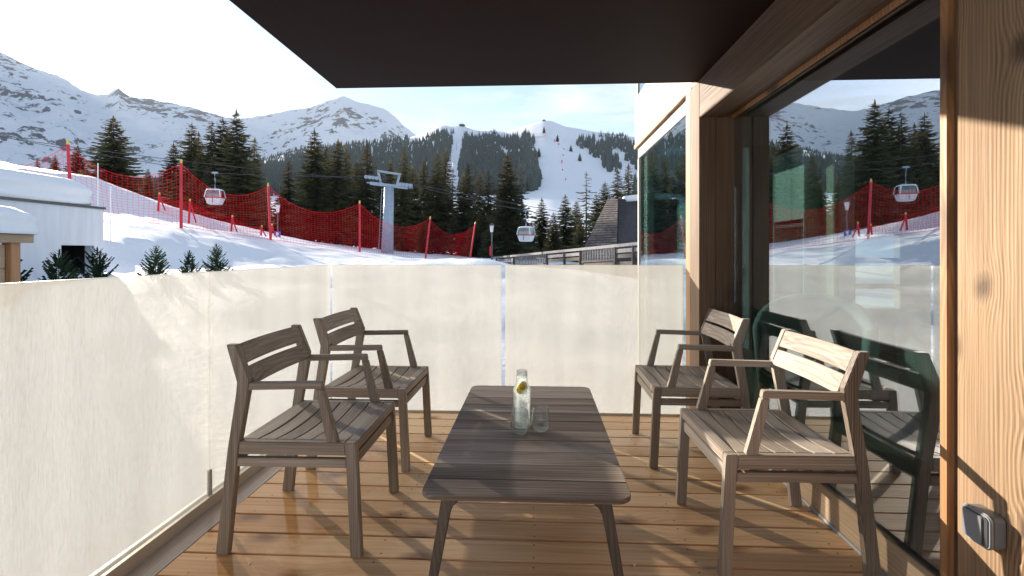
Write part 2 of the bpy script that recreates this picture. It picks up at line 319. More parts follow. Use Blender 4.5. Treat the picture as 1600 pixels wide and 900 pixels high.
def water_mat():
    m, nt, N, L = newmat('sparkling_water')
    o = N.new('ShaderNodeOutputMaterial'); tr = N.new('ShaderNodeBsdfTransparent'); tr.inputs[0].default_value = (0.97, 0.98, 0.98, 1)
    tl = N.new('ShaderNodeBsdfTranslucent'); tl.inputs[0].default_value = (0.93, 0.95, 0.96, 1); gl = N.new('ShaderNodeBsdfGlossy'); gl.inputs['Roughness'].default_value = 0.1
    t = N.new('ShaderNodeTexCoord'); n = N.new('ShaderNodeTexNoise'); n.inputs['Scale'].default_value = 120; n.inputs['Detail'].default_value = 4; L.new(t.outputs['Object'], n.inputs['Vector'])
    mr = N.new('ShaderNodeMapRange'); mr.inputs['From Min'].default_value = 0.4; mr.inputs['From Max'].default_value = 0.7; mr.inputs['To Min'].default_value = 0.42; mr.inputs['To Max'].default_value = 0.8; L.new(n.outputs['Fac'], mr.inputs['Value'])
    mx = N.new('ShaderNodeMixShader'); L.new(mr.outputs[0], mx.inputs[0]); L.new(tr.outputs[0], mx.inputs[1]); L.new(tl.outputs[0], mx.inputs[2])
    m2 = N.new('ShaderNodeMixShader'); L.new(schlick(N, L, 0.03, 0.5), m2.inputs[0]); L.new(mx.outputs[0], m2.inputs[1]); L.new(gl.outputs[0], m2.inputs[2]); L.new(m2.outputs[0], o.inputs[0]); return m
M['water'] = water_mat()
def snow_mat(name, bscale, bdist, rock=None):
    m, nt, N, L = newmat(name)
    o = N.new('ShaderNodeOutputMaterial'); p = N.new('ShaderNodeBsdfPrincipled'); L.new(p.outputs[0], o.inputs[0])
    p.inputs['Roughness'].default_value = 0.65; p.inputs['Specular IOR Level'].default_value = 0.3
    g = N.new('ShaderNodeNewGeometry')
    n = N.new('ShaderNodeTexNoise'); n.inputs['Scale'].default_value = bscale; n.inputs['Detail'].default_value = 8; n.inputs['Roughness'].default_value = 0.6; L.new(g.outputs['Position'], n.inputs['Vector'])
    b = N.new('ShaderNodeBump'); b.inputs['Strength'].default_value = 0.5; b.inputs['Distance'].default_value = bdist; L.new(n.outputs['Fac'], b.inputs['Height']); 
    n3 = N.new('ShaderNodeTexNoise'); n3.inputs['Scale'].default_value = bscale * 7; n3.inputs['Detail'].default_value = 5; L.new(g.outputs['Position'], n3.inputs['Vector'])
    b3 = N.new('ShaderNodeBump'); b3.inputs['Strength'].default_value = 0.45; b3.inputs['Distance'].default_value = bdist * 0.6; L.new(n3.outputs['Fac'], b3.inputs['Height']); L.new(b.outputs[0], b3.inputs['Normal']); L.new(b3.outputs[0], p.inputs['Normal'])
    if rock:
        a = N.new('ShaderNodeAttribute'); a.attribute_name = 'rock'
        n2 = N.new('ShaderNodeTexNoise'); n2.inputs['Scale'].default_value = rock; n2.inputs['Detail'].default_value = 9; n2.inputs['Roughness'].default_value = 0.68; L.new(g.outputs['Position'], n2.inputs['Vector'])
        ad = N.new('ShaderNodeMath'); ad.operation = 'ADD'; L.new(a.outputs['Fac'], ad.inputs[0]); am = N.new('ShaderNodeMath'); am.operation = 'MULTIPLY_ADD'; am.inputs[1].default_value = 2.0; am.inputs[2].default_value = -0.5; L.new(n2.outputs['Fac'], am.inputs[0]); L.new(am.outputs[0], ad.inputs[1])
        mr = N.new('ShaderNodeMapRange'); mr.inputs['From Min'].default_value = 1.03; mr.inputs['From Max'].default_value = 1.09; L.new(ad.outputs[0], mr.inputs['Value'])
        mx = N.new('ShaderNodeMix'); mx.data_type = 'RGBA'; L.new(mr.outputs[0], mx.inputs['Factor']); mx.inputs['A'].default_value = (0.77, 0.79, 0.82, 1); mx.inputs['B'].default_value = (0.085, 0.078, 0.08, 1)
        L.new(mx.outputs['Result'], p.inputs['Base Color'])
    else: p.inputs['Base Color'].default_value = (0.77, 0.79, 0.82, 1)
    return m
M['snow'] = snow_mat('snow', 1.6, 0.06)
M['far_snow'] = snow_mat('far_snow', 0.05, 3.0)
M['mountain'] = snow_mat('mountain_snow_and_rock', 0.012, 14.0, 0.013)
def needle(name, dark, light, top=None):
    m, nt, N, L = newmat(name)
    o = N.new('ShaderNodeOutputMaterial'); d = N.new('ShaderNodeBsdfDiffuse'); t = N.new('ShaderNodeBsdfTranslucent'); mx = N.new('ShaderNodeMixShader'); mx.inputs[0].default_value = 0.25
    g = N.new('ShaderNodeNewGeometry'); n = N.new('ShaderNodeTexNoise'); n.inputs['Scale'].default_value = 0.9; n.inputs['Detail'].default_value = 5; L.new(g.outputs['Position'], n.inputs['Vector'])
    oi = N.new('ShaderNodeObjectInfo'); ad = N.new('ShaderNodeMath'); ad.operation = 'MULTIPLY_ADD'; ad.inputs[1].default_value = 0.35; L.new(oi.outputs['Random'], ad.inputs[0]); L.new(n.outputs['Fac'], ad.inputs[2])
    cr = N.new('ShaderNodeValToRGB'); E = cr.color_ramp.elements; E[0].position = 0.42; E[0].color = (*dark, 1); E[1].position = 0.85; E[1].color = (*light, 1); L.new(ad.outputs[0], cr.inputs[0])
    c = cr.outputs[0]
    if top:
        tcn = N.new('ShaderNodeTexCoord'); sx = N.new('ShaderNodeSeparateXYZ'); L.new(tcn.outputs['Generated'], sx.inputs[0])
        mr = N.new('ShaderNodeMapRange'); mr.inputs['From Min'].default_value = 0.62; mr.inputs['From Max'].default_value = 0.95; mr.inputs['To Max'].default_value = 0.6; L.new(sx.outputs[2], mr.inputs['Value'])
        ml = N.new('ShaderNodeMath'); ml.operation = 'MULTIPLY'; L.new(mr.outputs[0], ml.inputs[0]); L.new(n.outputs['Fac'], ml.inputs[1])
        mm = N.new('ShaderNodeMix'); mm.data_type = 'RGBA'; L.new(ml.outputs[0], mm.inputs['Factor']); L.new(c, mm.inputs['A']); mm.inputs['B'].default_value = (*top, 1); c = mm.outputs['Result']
    L.new(c, d.inputs[0]); L.new(c, t.inputs[0]); L.new(d.outputs[0], mx.inputs[1]); L.new(t.outputs[0], mx.inputs[2]); L.new(mx.outputs[0], o.inputs[0]); return m
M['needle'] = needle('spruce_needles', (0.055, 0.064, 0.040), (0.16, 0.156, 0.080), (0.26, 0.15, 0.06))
M['far_needle'] = needle('hazed_spruce_needles', (0.042, 0.062, 0.064), (0.115, 0.145, 0.14))  # paler and bluer: distance haze painted into the needle colour
M['fir'] = needle('young_fir_needles', (0.018, 0.035, 0.020), (0.05, 0.085, 0.045))

# ================================================================== THE SETTING
# ---- near snow ground: heights from what stands on it
CP = []
def cp(px, py, D): p = W(px, py, D); CP.append((p.x, p.y, p.z))
NETP = [(-106, 225, 338, 18.5, 8), (109, 226, 335, 21, -6), (283, 255, 355, 23.4, 0), (421, 291, 375, 27.5, -4), (562, 318, 395, 30.4, 0), (668, 342, 410, 34.4, 8), (738, 350, 409, 40, 9)]
for a in NETP: cp(a[0], a[2], a[3])
for px, py in ((-300, 245), (-100, 246), (0, 252), (77, 265), (153, 279), (200, 302), (260, 330), (330, 359)): cp(px, py, 31)
for px, py, D in ((335, 362, 48), (430, 374, 48), (230, 345, 48), (100, 290, 52), (-150, 270, 55), (520, 390, 50), (600, 399, 55), (680, 404, 60), (760, 404, 60), (860, 412, 60), (960, 415, 60),
                  (240, 421, 17.5), (340, 419, 18.5), (450, 416, 21), (600, 412, 24), (30, 428, 10.2), (100, 428, 10.6), (160, 428, 11), (243, 426, 11.2), (300, 424, 11.5), (345, 423, 11.8), (240, 424, 14), (340, 422, 14.5), (430, 421, 13), (450, 421, 16), (700, 412, 27), (770, 405, 20), (750, 407, 17), (790, 412, 20), (170, 420, 14.5), (180, 375, 16.5), (230, 375, 18), (700, 408, 32),
                  (850, 425, 35), (950, 430, 35), (1000, 440, 20), (1200, 440, 60), (1500, 440, 60),
                  (335, 350, 95), (500, 385, 95), (650, 392, 95), (800, 400, 95), (950, 400, 95), (1300, 400, 95), (150, 300, 95), (-100, 290, 95),
                  (335, 345, 140), (500, 372, 140), (650, 378, 140), (800, 385, 140), (950, 385, 140), (1300, 385, 140), (150, 310, 140), (-100, 310, 140), (-500, 310, 140)): cp(px, py, D)
for p in ((-1, 1, -.9), (1, 1, -.9), (0, -2, -.9), (1, 3, -.9), (-1, 3, -.9), (-1.9, 2, -.65), (-1.9, 0, -.65), (-1.9, 3.6, -.65), (4, 3, -1), (6, 6, -1), (3, 6.5, -1), (-1.5, 5, -.9), (2, 5, -.9), (-2.6, 2.5, -.5), (-4, 5, -.2), (-5.6, 5.4, 0), (-7, 4, 0), (-4, 1, -.4), (-4, -3, -.4), (-2, 9, -.1), (3, 10, -.7), (8, 12, -.8), (-14, 6, -.6), (-1, 13, 0.1), (-25, 0, 0), (20, 10, -1), (20, 25, -1.2)): CP.append(p)
CPa = np.array(CP); P2 = CPa[:, :2]
def phi(r): return r
A = phi(np.linalg.norm(P2[:, None] - P2[None], axis=2)) - np.eye(len(P2)) * 0.15
n_ = len(P2); Q = np.hstack([np.ones((n_, 1)), P2])
K = np.block([[A, Q], [Q.T, np.zeros((3, 3))]])
sol = np.linalg.solve(K, np.concatenate([CPa[:, 2], np.zeros(3)]))
def near_z(X, Y):
    X = np.asarray(X, float); Y = np.asarray(Y, float)
    d = np.sqrt((X[..., None] - P2[:, 0]) ** 2 + (Y[..., None] - P2[:, 1]) ** 2)
    return d @ sol[:n_] + sol[n_] + sol[n_ + 1] * X + sol[n_ + 2] * Y
# ---- the ski hill: image ridge profile -> heights at its own distance
RID = [(-1600, 330), (-600, 310), (0, 302), (200, 286), (300, 272), (400, 250), (430, 243), (480, 230), (560, 222), (640, 212), (655, 207), (670, 199), (690, 193), (704, 195), (722, 194), (745, 203), (790, 205), (812, 199), (832, 192), (850, 188), (862, 189), (884, 197), (930, 206), (985, 212), (1060, 214), (1300, 225), (2400, 300)]
RX = np.array([a[0] for a in RID]); RY = np.array([a[1] for a in RID])
D0, D1 = 150.0, 1250.0
def hill_z(px, D):
    yb = np.interp(px, [-1600, 150, 335, 500, 800, 1300, 2400], [330, 312, 346, 372, 386, 388, 392]); yr = np.interp(px, RX, RY)
    s = np.clip((D - D0) / (D1 - D0), 0, 1.6)
    y = np.where(s <= 1, yb + (yr - yb) * s ** 0.62, yr + (s - 1) * 160)
    return HC + (HY - y) * D / F
Ds = np.concatenate([np.linspace(0.4, 3.8, 14), np.linspace(3.9, 60, 150), np.geomspace(61, 1260, 90), np.linspace(1290, 1800, 10)])
Ps = np.concatenate([np.linspace(-2600, -150, 40), np.linspace(-130, 1130, 240), np.linspace(1180, 3600, 40)])
G_D, G_P = np.meshgrid(Ds, Ps, indexing='ij')
a_ = (G_P - CX) / F
GX = G_D * (-SY + a_ * CY); GY = G_D * (CY + a_ * SY)
zn = near_z(GX, GY); zh = hill_z(G_P, G_D)
t_ = np.clip((G_D - 120) / 60, 0, 1); t_ = t_ * t_ * (3 - 2 * t_)
zn = np.where(np.abs(a_) > 2.2, np.clip(zn, -3, 6), zn)
GZ = zn * (1 - t_) + zh * t_
for i in range(GZ.shape[0]):
    d = Ds[i]
    if d > 1400: continue
    for j in range(GZ.shape[1]):
        v = Vector((GX[i, j], GY[i, j], 0))
        if d < 150: GZ[i, j] += 0.16 * noise.noise(v * 0.22) + 0.09 * noise.noise(v * 0.7) + 0.035 * noise.noise(v * 2.1)
        else: GZ[i, j] += min(1, (d - 150) / 300) * (5 * noise.noise(v * 0.006) + 2.0 * noise.noise(v * 0.02))
def grid_mesh(name, X, Y, Z, mat, attr=None):
    ni, nj = X.shape
    idx = np.arange(ni * nj).reshape(ni, nj)
    f = np.stack([idx[:-1, :-1], idx[:-1, 1:], idx[1:, 1:], idx[1:, :-1]], -1).reshape(-1, 4)
    me = bpy.data.meshes.new(name); me.from_pydata(np.stack([X, Y, Z], -1).reshape(-1, 3).tolist(), [], f.tolist())
    me.polygons.foreach_set('use_smooth', [True] * len(me.polygons)); me.materials.append(mat)
    if attr is not None:
        at = me.attributes.new('rock', 'FLOAT', 'POINT'); at.data.foreach_set('value', attr.reshape(-1).astype(np.float32))
    me.update(); return me
tag(link('snow_hillside', grid_mesh('snow_hillside', GX, GY, GZ, M['snow'])), kind='structure')
def gz(x, y): return float(near_z(np.array(x), np.array(y)))
MB().box(-11500, 11500, -11500, 11500, -4, -3.2).build('ground', M['far_snow']); tag(bpy.data.objects['ground'], kind='structure')

# ---- mountains behind
MR = [(-700, 140), (-500, 100), (-200, 50), (-80, 58), (-20, 74), (10, 86), (30, 97), (57, 108), (85, 118), (108, 128), (125, 140), (150, 148), (168, 149), (177, 143), (185, 138), (193, 145), (202, 151), (235, 156), (270, 161), (300, 167), (330, 178), (350, 184), (366, 186), (393, 184), (444, 173), (483, 168), (510, 158), (537, 150), (553, 158), (568, 162), (590, 167), (607, 174), (622, 188), (632, 198), (644, 209), (680, 225), (760, 250), (900, 262), (1100, 255), (1500, 262)]
mx_ = np.array([a[0] for a in MR]); my_ = np.array([a[1] for a in MR])
mP = np.concatenate([np.linspace(-700, -140, 50), np.linspace(-130, 780, 420), np.linspace(790, 1500, 40)]); mD = np.concatenate([np.linspace(1900, 4300, 130), np.linspace(4340, 5600, 12)])
QD, QP = np.meshgrid(mD, mP, indexing='ij'); qa = (QP - CX) / F
QX = QD * (-SY + qa * CY); QY = QD * (CY + qa * SY)
yr = np.interp(QP, mx_, my_); s = (QD - 1900) / 2400
y = np.where(s <= 1, 345 + (yr - 345) * np.clip(s, 0, 1) ** 0.8, yr + (s - 1) * 400)
QZ = HC + (HY - y) * QD / F
rock = np.zeros_like(QZ)
for i in range(QZ.shape[0]):
    for j in range(QZ.shape[1]):
        v = Vector((QX[i, j], QY[i, j], QZ[i, j] * 0.6))
        sv = s[i, j]
        amp = max(0.0, min(1, sv * 2.0)) * max(0.10, min(1.0, (1.02 - sv) * 3.2))
        w = noise.ridged_multi_fractal(v * 0.0011, 1.0, 2.1, 6, 1.0, 2.0)
        w2 = noise.fractal(v * 0.0035, 1.0, 2.0, 5)
        QZ[i, j] += amp * ((w - 1.1) * 95 + w2 * 60) + (0.3 + 0.7 * min(1, sv)) * (14 * noise.noise(v * 0.012) + 7 * noise.noise(v * 0.03)) * (0.4 + min(0.6, max(0, w - 0.9)))
        rock[i, j] = 0.27 + 0.20 * max(0, sv - 0.35) + 0.22 * noise.noise(v * 0.0045 + Vector((8, 2, 1))) + 0.30 * noise.noise(v * 0.0016 + Vector((3.3, 1.7, 9))) + 0.20 * max(0.0, w - 1.2)
gz_d = np.abs(np.gradient(QZ, axis=1)) / np.maximum(np.abs(np.gradient(QX, axis=1)), 1)
rock += np.clip(gz_d - 0.5, 0, 1) * 0.25
tag(link('mountain_range', grid_mesh('mountain_range', QX, QY, QZ, M['mountain'], rock)), kind='structure')

# ================================================================== TERRACE
LX, BY, RT = -1.57, 3.75, 1.11      # left railing, back railing, rail top
GXW = 1.304                          # plane of the big window
SOF = 2.346
deck = MB().box(-1.40, 1.28, -1.3, BY - 0.02, -0.30, -0.045).build('terrace_deck', M['logs']); tag(deck, kind='structure')
bmp = MB(); bmp.box(-1.415, 1.285, -0.0705, 0.0705, -0.028, 0.0)
pme = bmp.mesh('plank', [M['deck'], M['screw']], bevel=0.003, seg=2)
# screws: little discs on two joist lines, set 0.6 mm proud
bm = bmesh.new(); bm.from_mesh(pme)
for sx in (-1.30, -0.62, 0.0, 0.62, 1.20):
    for sy in (-0.045, 0.045):
        r_ = bmesh.ops.create_circle(bm, cap_ends=True, radius=0.0042, segments=7, matrix=Matrix.Translation((sx + rnd.uniform(-.012, .012), sy + rnd.uniform(-.006, .006), 0.0006)))
        for f in {f for v in r_['verts'] for f in v.link_faces}: f.material_index = 1
bm.to_mesh(pme); bm.free()
k = 0; Yp = BY - 0.10
while Yp > -1.2:
    o = link('plank', pme, deck, (rnd.uniform(-0.003, 0.003), Yp, rnd.uniform(-0.0012, 0.0012))); o.rotation_euler = (0, rnd.uniform(-.0004, .0004), rnd.uniform(-.0008, .0008))
    Yp -= 0.149; k += 1
MB().box(-1.585, -1.421, -1.3, BY + 0.03, -0.06, -0.006).build('edge_board', M['gutter'], deck, bevel=0.003)
MB().box(1.286, 1.300, -1.3, BY - 0.3, -0.045, 0.012).build('sealant_strip', M['grey_seal'], deck, bevel=0.002)

# ---- glass railings, one thing each run
def rail(name, label, panels, run):
    t = empty(name, (0, 0, 0)); tag(t, label, 'glass railing')
    for a, b in panels:
        if run == 'y': MB().box(LX - 0.009, LX + 0.009, a, b, -0.02, RT).build('glass_panel', M['frosted'], t, bevel=0.002, seg=1)
        else: MB().box(a, b, BY - 0.009, BY + 0.009, -0.02, RT).build('glass_panel', M['frosted'], t, bevel=0.002, seg=1)
    return t
lt = rail('glass_railing', 'long frosted glass railing beside the two chairs nearest the snowy hut', [(-1.3, 0.50), (0.515, 2.315), (2.330, BY - 0.03)], 'y')
MB().box(LX + 0.010, LX + 0.032, -1.3, BY - 0.03, -0.02, 0.045).build('base_profile', M['profile'], lt, bevel=0.003)
MB().box(LX - 0.03, LX - 0.010, -1.3, BY + 0.03, -0.12, 0.045).build('base_profile', M['profile'], lt, bevel=0.003)
MB().box(LX - 0.006, LX + 0.0125, 2.3165, 2.3285, -0.01, 0.16).build('joint_clip', M['gutter'], lt)
bt = rail('glass_railing', 'frosted glass railing across the end of the deck behind the table', [(LX + 0.012, -0.262), (-0.234, 1.086)], 'x')
MB().box(LX + 0.04, 1.075, BY - 0.030, BY - 0.010, -0.06, 0.012).build('base_profile', M['profile'], bt, bevel=0.003)

# ---- chalet: window wall, post, beam, soffit, cladding, room behind
ch = empty('chalet', (1.31, 1.5, 0)); tag(ch, 'timber chalet wall with large dark window, larch post and brown soffit', 'building')
def cpart(mb, name, mat, bevel=0, parent=None, seg=2):
    o = mb.build(name, mat, parent or ch, bevel, seg)
    o.matrix_parent_inverse = Matrix.Translation(-Vector(ch.location)); return o
PF = 3.36; XA = 1.077
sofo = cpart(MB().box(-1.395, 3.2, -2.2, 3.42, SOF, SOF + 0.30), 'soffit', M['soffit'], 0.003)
cpart(MB().box(XA, XA + 0.105, PF, 3.57, -0.05, SOF - 0.002), 'post_board', M['post'], 0.004)
cpart(MB().box(XA + 0.107, 1.36, PF + 0.006, 3.57, -0.05, SOF - 0.002), 'post_board', M['post'], 0.004)
cpart(MB().box(XA + 0.012, XA + 0.05, 3.572, 3.70, -0.05, SOF + 0.02), 'corner_batten', M['batten'], 0.003)
cpart(MB().box(XA, 1.235, -2.2, PF - 0.001, 2.095, SOF - 0.002), 'beam', M['beam'], 0.004)
cpart(MB().box(1.237, 1.36, -2.2, PF - 0.001, 2.112, SOF - 0.002), 'beam', M['beam'], 0.004)
cpart(MB().box(1.288, GXW - 0.004, 1.66, PF, 2.085, 2.1115), 'window_head', M['batten'], 0.002)
cpart(MB().box(1.2905, 1.36, 1.0, PF, 0.012, 0.150), 'sill_board', M['sill'], 0.003)
cpart(MB().box(1.2925, 1.335, 1.66, PF, 0.1505, 0.163), 'window_track', M['metal'], 0.002)
win = cpart(MB().box(GXW, GXW + 0.006, 1.66, PF + 0.002, 0.160, 2.1115), 'window_pane', M['window'])
jb = cpart(MB().box(1.283, 1.36, 1.625, 1.655, -0.02, 2.093), 'jamb', M['batten'], 0.002)
cpart(MB().box(1.305, 1.36, 1.612, 1.6245, -0.02, 2.093), 'jamb_recess', M['post'])
yy = 1.610
for wdt in (0.42, 0.36, 0.40, 0.38, 0.42, 0.4):
    cpart(MB().box(1.300, 1.345, yy - wdt + 0.003, yy, -0.02, 2.093), 'cladding_board', M['clad'], 0.003); yy -= wdt
# room
cpart(MB().box(1.365, 6.2, -1.0, 6.1, -0.1, 0.06), 'room_floor', M['room_floor'])
cpart(MB().box(1.365, 6.2, -1.0, 6.1, 2.46, 2.6), 'room_ceiling', M['room'])
cpart(MB().box(6.0, 6.1, -1.0, 0.3, 0.06, 2.46).box(6.0, 6.1, 3.2, 6.0, 0.06, 2.46).box(6.0, 6.1, 0.3, 3.2, 0.06, 0.3), 'room_wall', M['room'])  # side wall; its large unseen opening is added to let daylight in
cpart(MB().box(1.365, 6.1, -1.1, -1.0, 0.06, 2.46), 'room_wall', M['room'])
cpart(MB().box(2.5, 3.71, 6.0, 6.1, 0.06, 2.46).box(4.21, 6.1, 6.0, 6.1, 0.06, 2.46).box(3.71, 4.21, 6.0, 6.1, 0.06, 0.55).box(3.71, 4.21, 6.0, 6.1, 1.42, 2.46), 'room_wall', M['room'])
cpart(MB().box(3.72, 4.20, 6.03, 6.06, 0.78, 0.84), 'window_bar', M['frame_grey'])
cpart(MB().box(3.72, 4.20, 6.03, 6.06, 1.08, 1.14), 'window_bar', M['frame_grey'])
# bay facing the slope, past the end of the deck
BX, B0, B1 = 1.20, 3.575, 5.92
cpart(MB().box(BX, BX + 0.006, B0, B1 - 0.05, -0.4, 2.30), 'bay_window_pane', M['bay_glass'])
cpart(MB().box(BX - 0.012, BX + 0.05, B1 - 0.05, B1, -0.6, 2.30), 'bay_corner_post', M['panel_white'], 0.003)
cpart(MB().box(BX - 0.010, BX + 0.05, B0, B1, 2.301, 2.42), 'bay_lintel', M['frame_grey'], 0.003)
cpart(MB().box(BX - 0.045, BX + 0.05, B0, B1 + 0.06, 2.421, 2.47), 'bay_trim', M['batten'], 0.003)
for a, b in ((B0, 4.15), (4.158, 4.86), (4.868, B1 + 0.045)):
    cpart(MB().box(BX - 0.035, BX + 0.04, a, b, 2.471, 2.93), 'facade_panel', M['panel_white'], 0.003)
cpart(MB().box(BX - 0.03, BX + 0.05, B0, B1 + 0.05, 2.931, 3.02), 'bay_trim', M['frame_grey'], 0.003)
cpart(MB().box(BX, BX + 0.006, B0, B1, 3.021, 4.6), 'upper_bay_pane', M['bay_glass'])
cpart(MB().box(BX - 0.01, BX + 0.06, B1, B1 + 0.05, 3.021, 4.6), 'upper_bay_post', M['frame_grey'])
cpart(MB().box(BX + 0.06, 6.1, B0 + 0.1, 6.1, 2.61, 2.9), 'floor_slab', M['room'])
cpart(MB().box(BX + 0.06, 2.5, 6.02, 6.026, -0.4, 2.46), 'bay_end_pane', M['bay_glass'])
cpart(MB().box(1.285, 1.345, 5.80, 5.90, 0.061, 2.459), 'bay_column', M['mint'], 0.004)
cpart(MB().box(BX + 0.062, 1.364, 3.572, 6.0, -0.5, 0.06), 'room_floor', M['room_floor'])

# ---- things in the room
cab = empty('display_cabinet', (2.18, 4.45, 0.06)); tag(cab, 'pale mint display cabinet with dark shelves standing inside behind the window', 'cabinet')
MB().box(0, .40, -.27, -.25, 0, 2.02).build('side_panel', M['mint'], cab, 0.003); MB().box(0, .40, .25, .27, 0, 2.02).build('side_panel', M['mint'], cab, 0.003)
MB().box(.38, .40, -.249, .249, 0, 2.02).build('back_panel', M['mint'], cab); MB().box(0, .379, -.249, .249, 2.0, 2.02).build('top_panel', M['mint'], cab)
MB().box(0.004, .02, -.248, -.06, 1.42, 1.99).build('door_panel', M['mint'], cab, 0.003); MB().box(0.004, .02, -.055, .248, 1.42, 1.99).build('door_panel', M['mint'], cab, 0.003)
MB().box(0.004, .02, -.248, .248, .1, .72).build('door_panel', M['mint'], cab, 0.003)
for z in (0.05, 0.74, 1.02, 1.36): MB().box(.01, .379, -.248, .248, z, z + 0.03).build('shelf', M['room'], cab)
pp = empty('wood_screen', (2.30, 4.12, 0.06), R(-6)); tag(pp, 'pale yellow wood screen standing inside the room next to the mint cabinet', 'screen')
MB().box(0, .04, -.17, .17, 0, 1.95).build('screen_board', M['pale_wood'], pp, 0.003)
MB().box(-.03, .07, -.19, .19, -.0, .04).build('foot', M['pale_wood'], pp, 0.003)
def tub(name, label, x, y, rz, mat):
    t = empty(name, (x, y, 0.06), rz); tag(t, label, 'armchair')
    mb = MB(); n = 18; vs = []
    for i in range(n + 1):
        a = math.pi * (-0.12 + 1.24 * i / n); h = 0.62 + 0.2 * math.sin(max(0, min(math.pi, a)))
        for r, z in ((0.36, 0.12), (0.40, h - 0.05), (0.385, h), (0.34, h), (0.31, h - 0.05), (0.29, 0.12)): vs.append((r * math.cos(a), r * math.sin(a), z))
    fs = [(i * 6 + k, i * 6 + (k + 1) % 6, (i + 1) * 6 + (k + 1) % 6, (i + 1) * 6 + k) for i in range(n) for k in range(6)] + [tuple(range(6)), tuple(n * 6 + k for k in range(6))]
    mb.add(vs, fs).build('shell', mat, t, smooth=True)
    MB().lathe([(0.001, .44), (.24, .44), (.28, .40), (.28, .2), (.001, .2)], n=24).build('cushion', M['teal'], t, smooth=True)
    for a in (45, 135, 225, 315): MB().tube([(0.2 * math.cos(R(a)), 0.2 * math.sin(R(a)), 0.2), (0.26 * math.cos(R(a)), 0.26 * math.sin(R(a)), 0)], 0.016).build('leg', M['black'], t)
tub('tub_armchair', 'rounded pale tub armchair inside behind the window, before the mint cabinet', 2.02, 3.75, R(-30), M['pale_up'])
tub('tub_armchair', 'rounded teal and pale tub armchair inside close to the window jamb', 2.25, 2.55, R(20), M['pale_up'])

# ---- outlet box on the cladding
ob = empty('outlet_box', (1.2985, 1.492, 0.418)); tag(ob, 'grey square outdoor socket box screwed to the wood cladding', 'socket box')
def rrect(w, h, r, n=5):
    return [(sx * (w / 2 - r) + r * math.cos(t), sz * (h / 2 - r) + r * math.sin(t)) for sx, sz, t0 in ((1, 1, 0), (-1, 1, 90), (-1, -1, 180), (1, -1, 270)) for t in [R(t0 + 90 * i / n) for i in range(n + 1)]]
def xprism(poly, x0, x1): 
    mb = MB().prism_z(poly, 0, 1); mb.v = [(x0 + (x1 - x0) * z, a, b) for a, b, z in mb.v]; return mb
xprism(rrect(.094, .094, .016), -.032, 0).build('back_box', M['outlet'], ob, 0.0015)
xprism(rrect(.098, .098, .018), -.043, -.033).build('rim', M['outlet_light'], ob, 0.003)
xprism(rrect(.082, .082, .010), -.0455, -.0435).build('cover_recess', M['outlet_dark'], ob)
lid = xprism(rrect(.066, .078, .008), -.050, -.0458); lid.v = [(x, a + .0055, b) for x, a, b in lid.v]; lid.build('flap', M['outlet'], ob, 0.002)

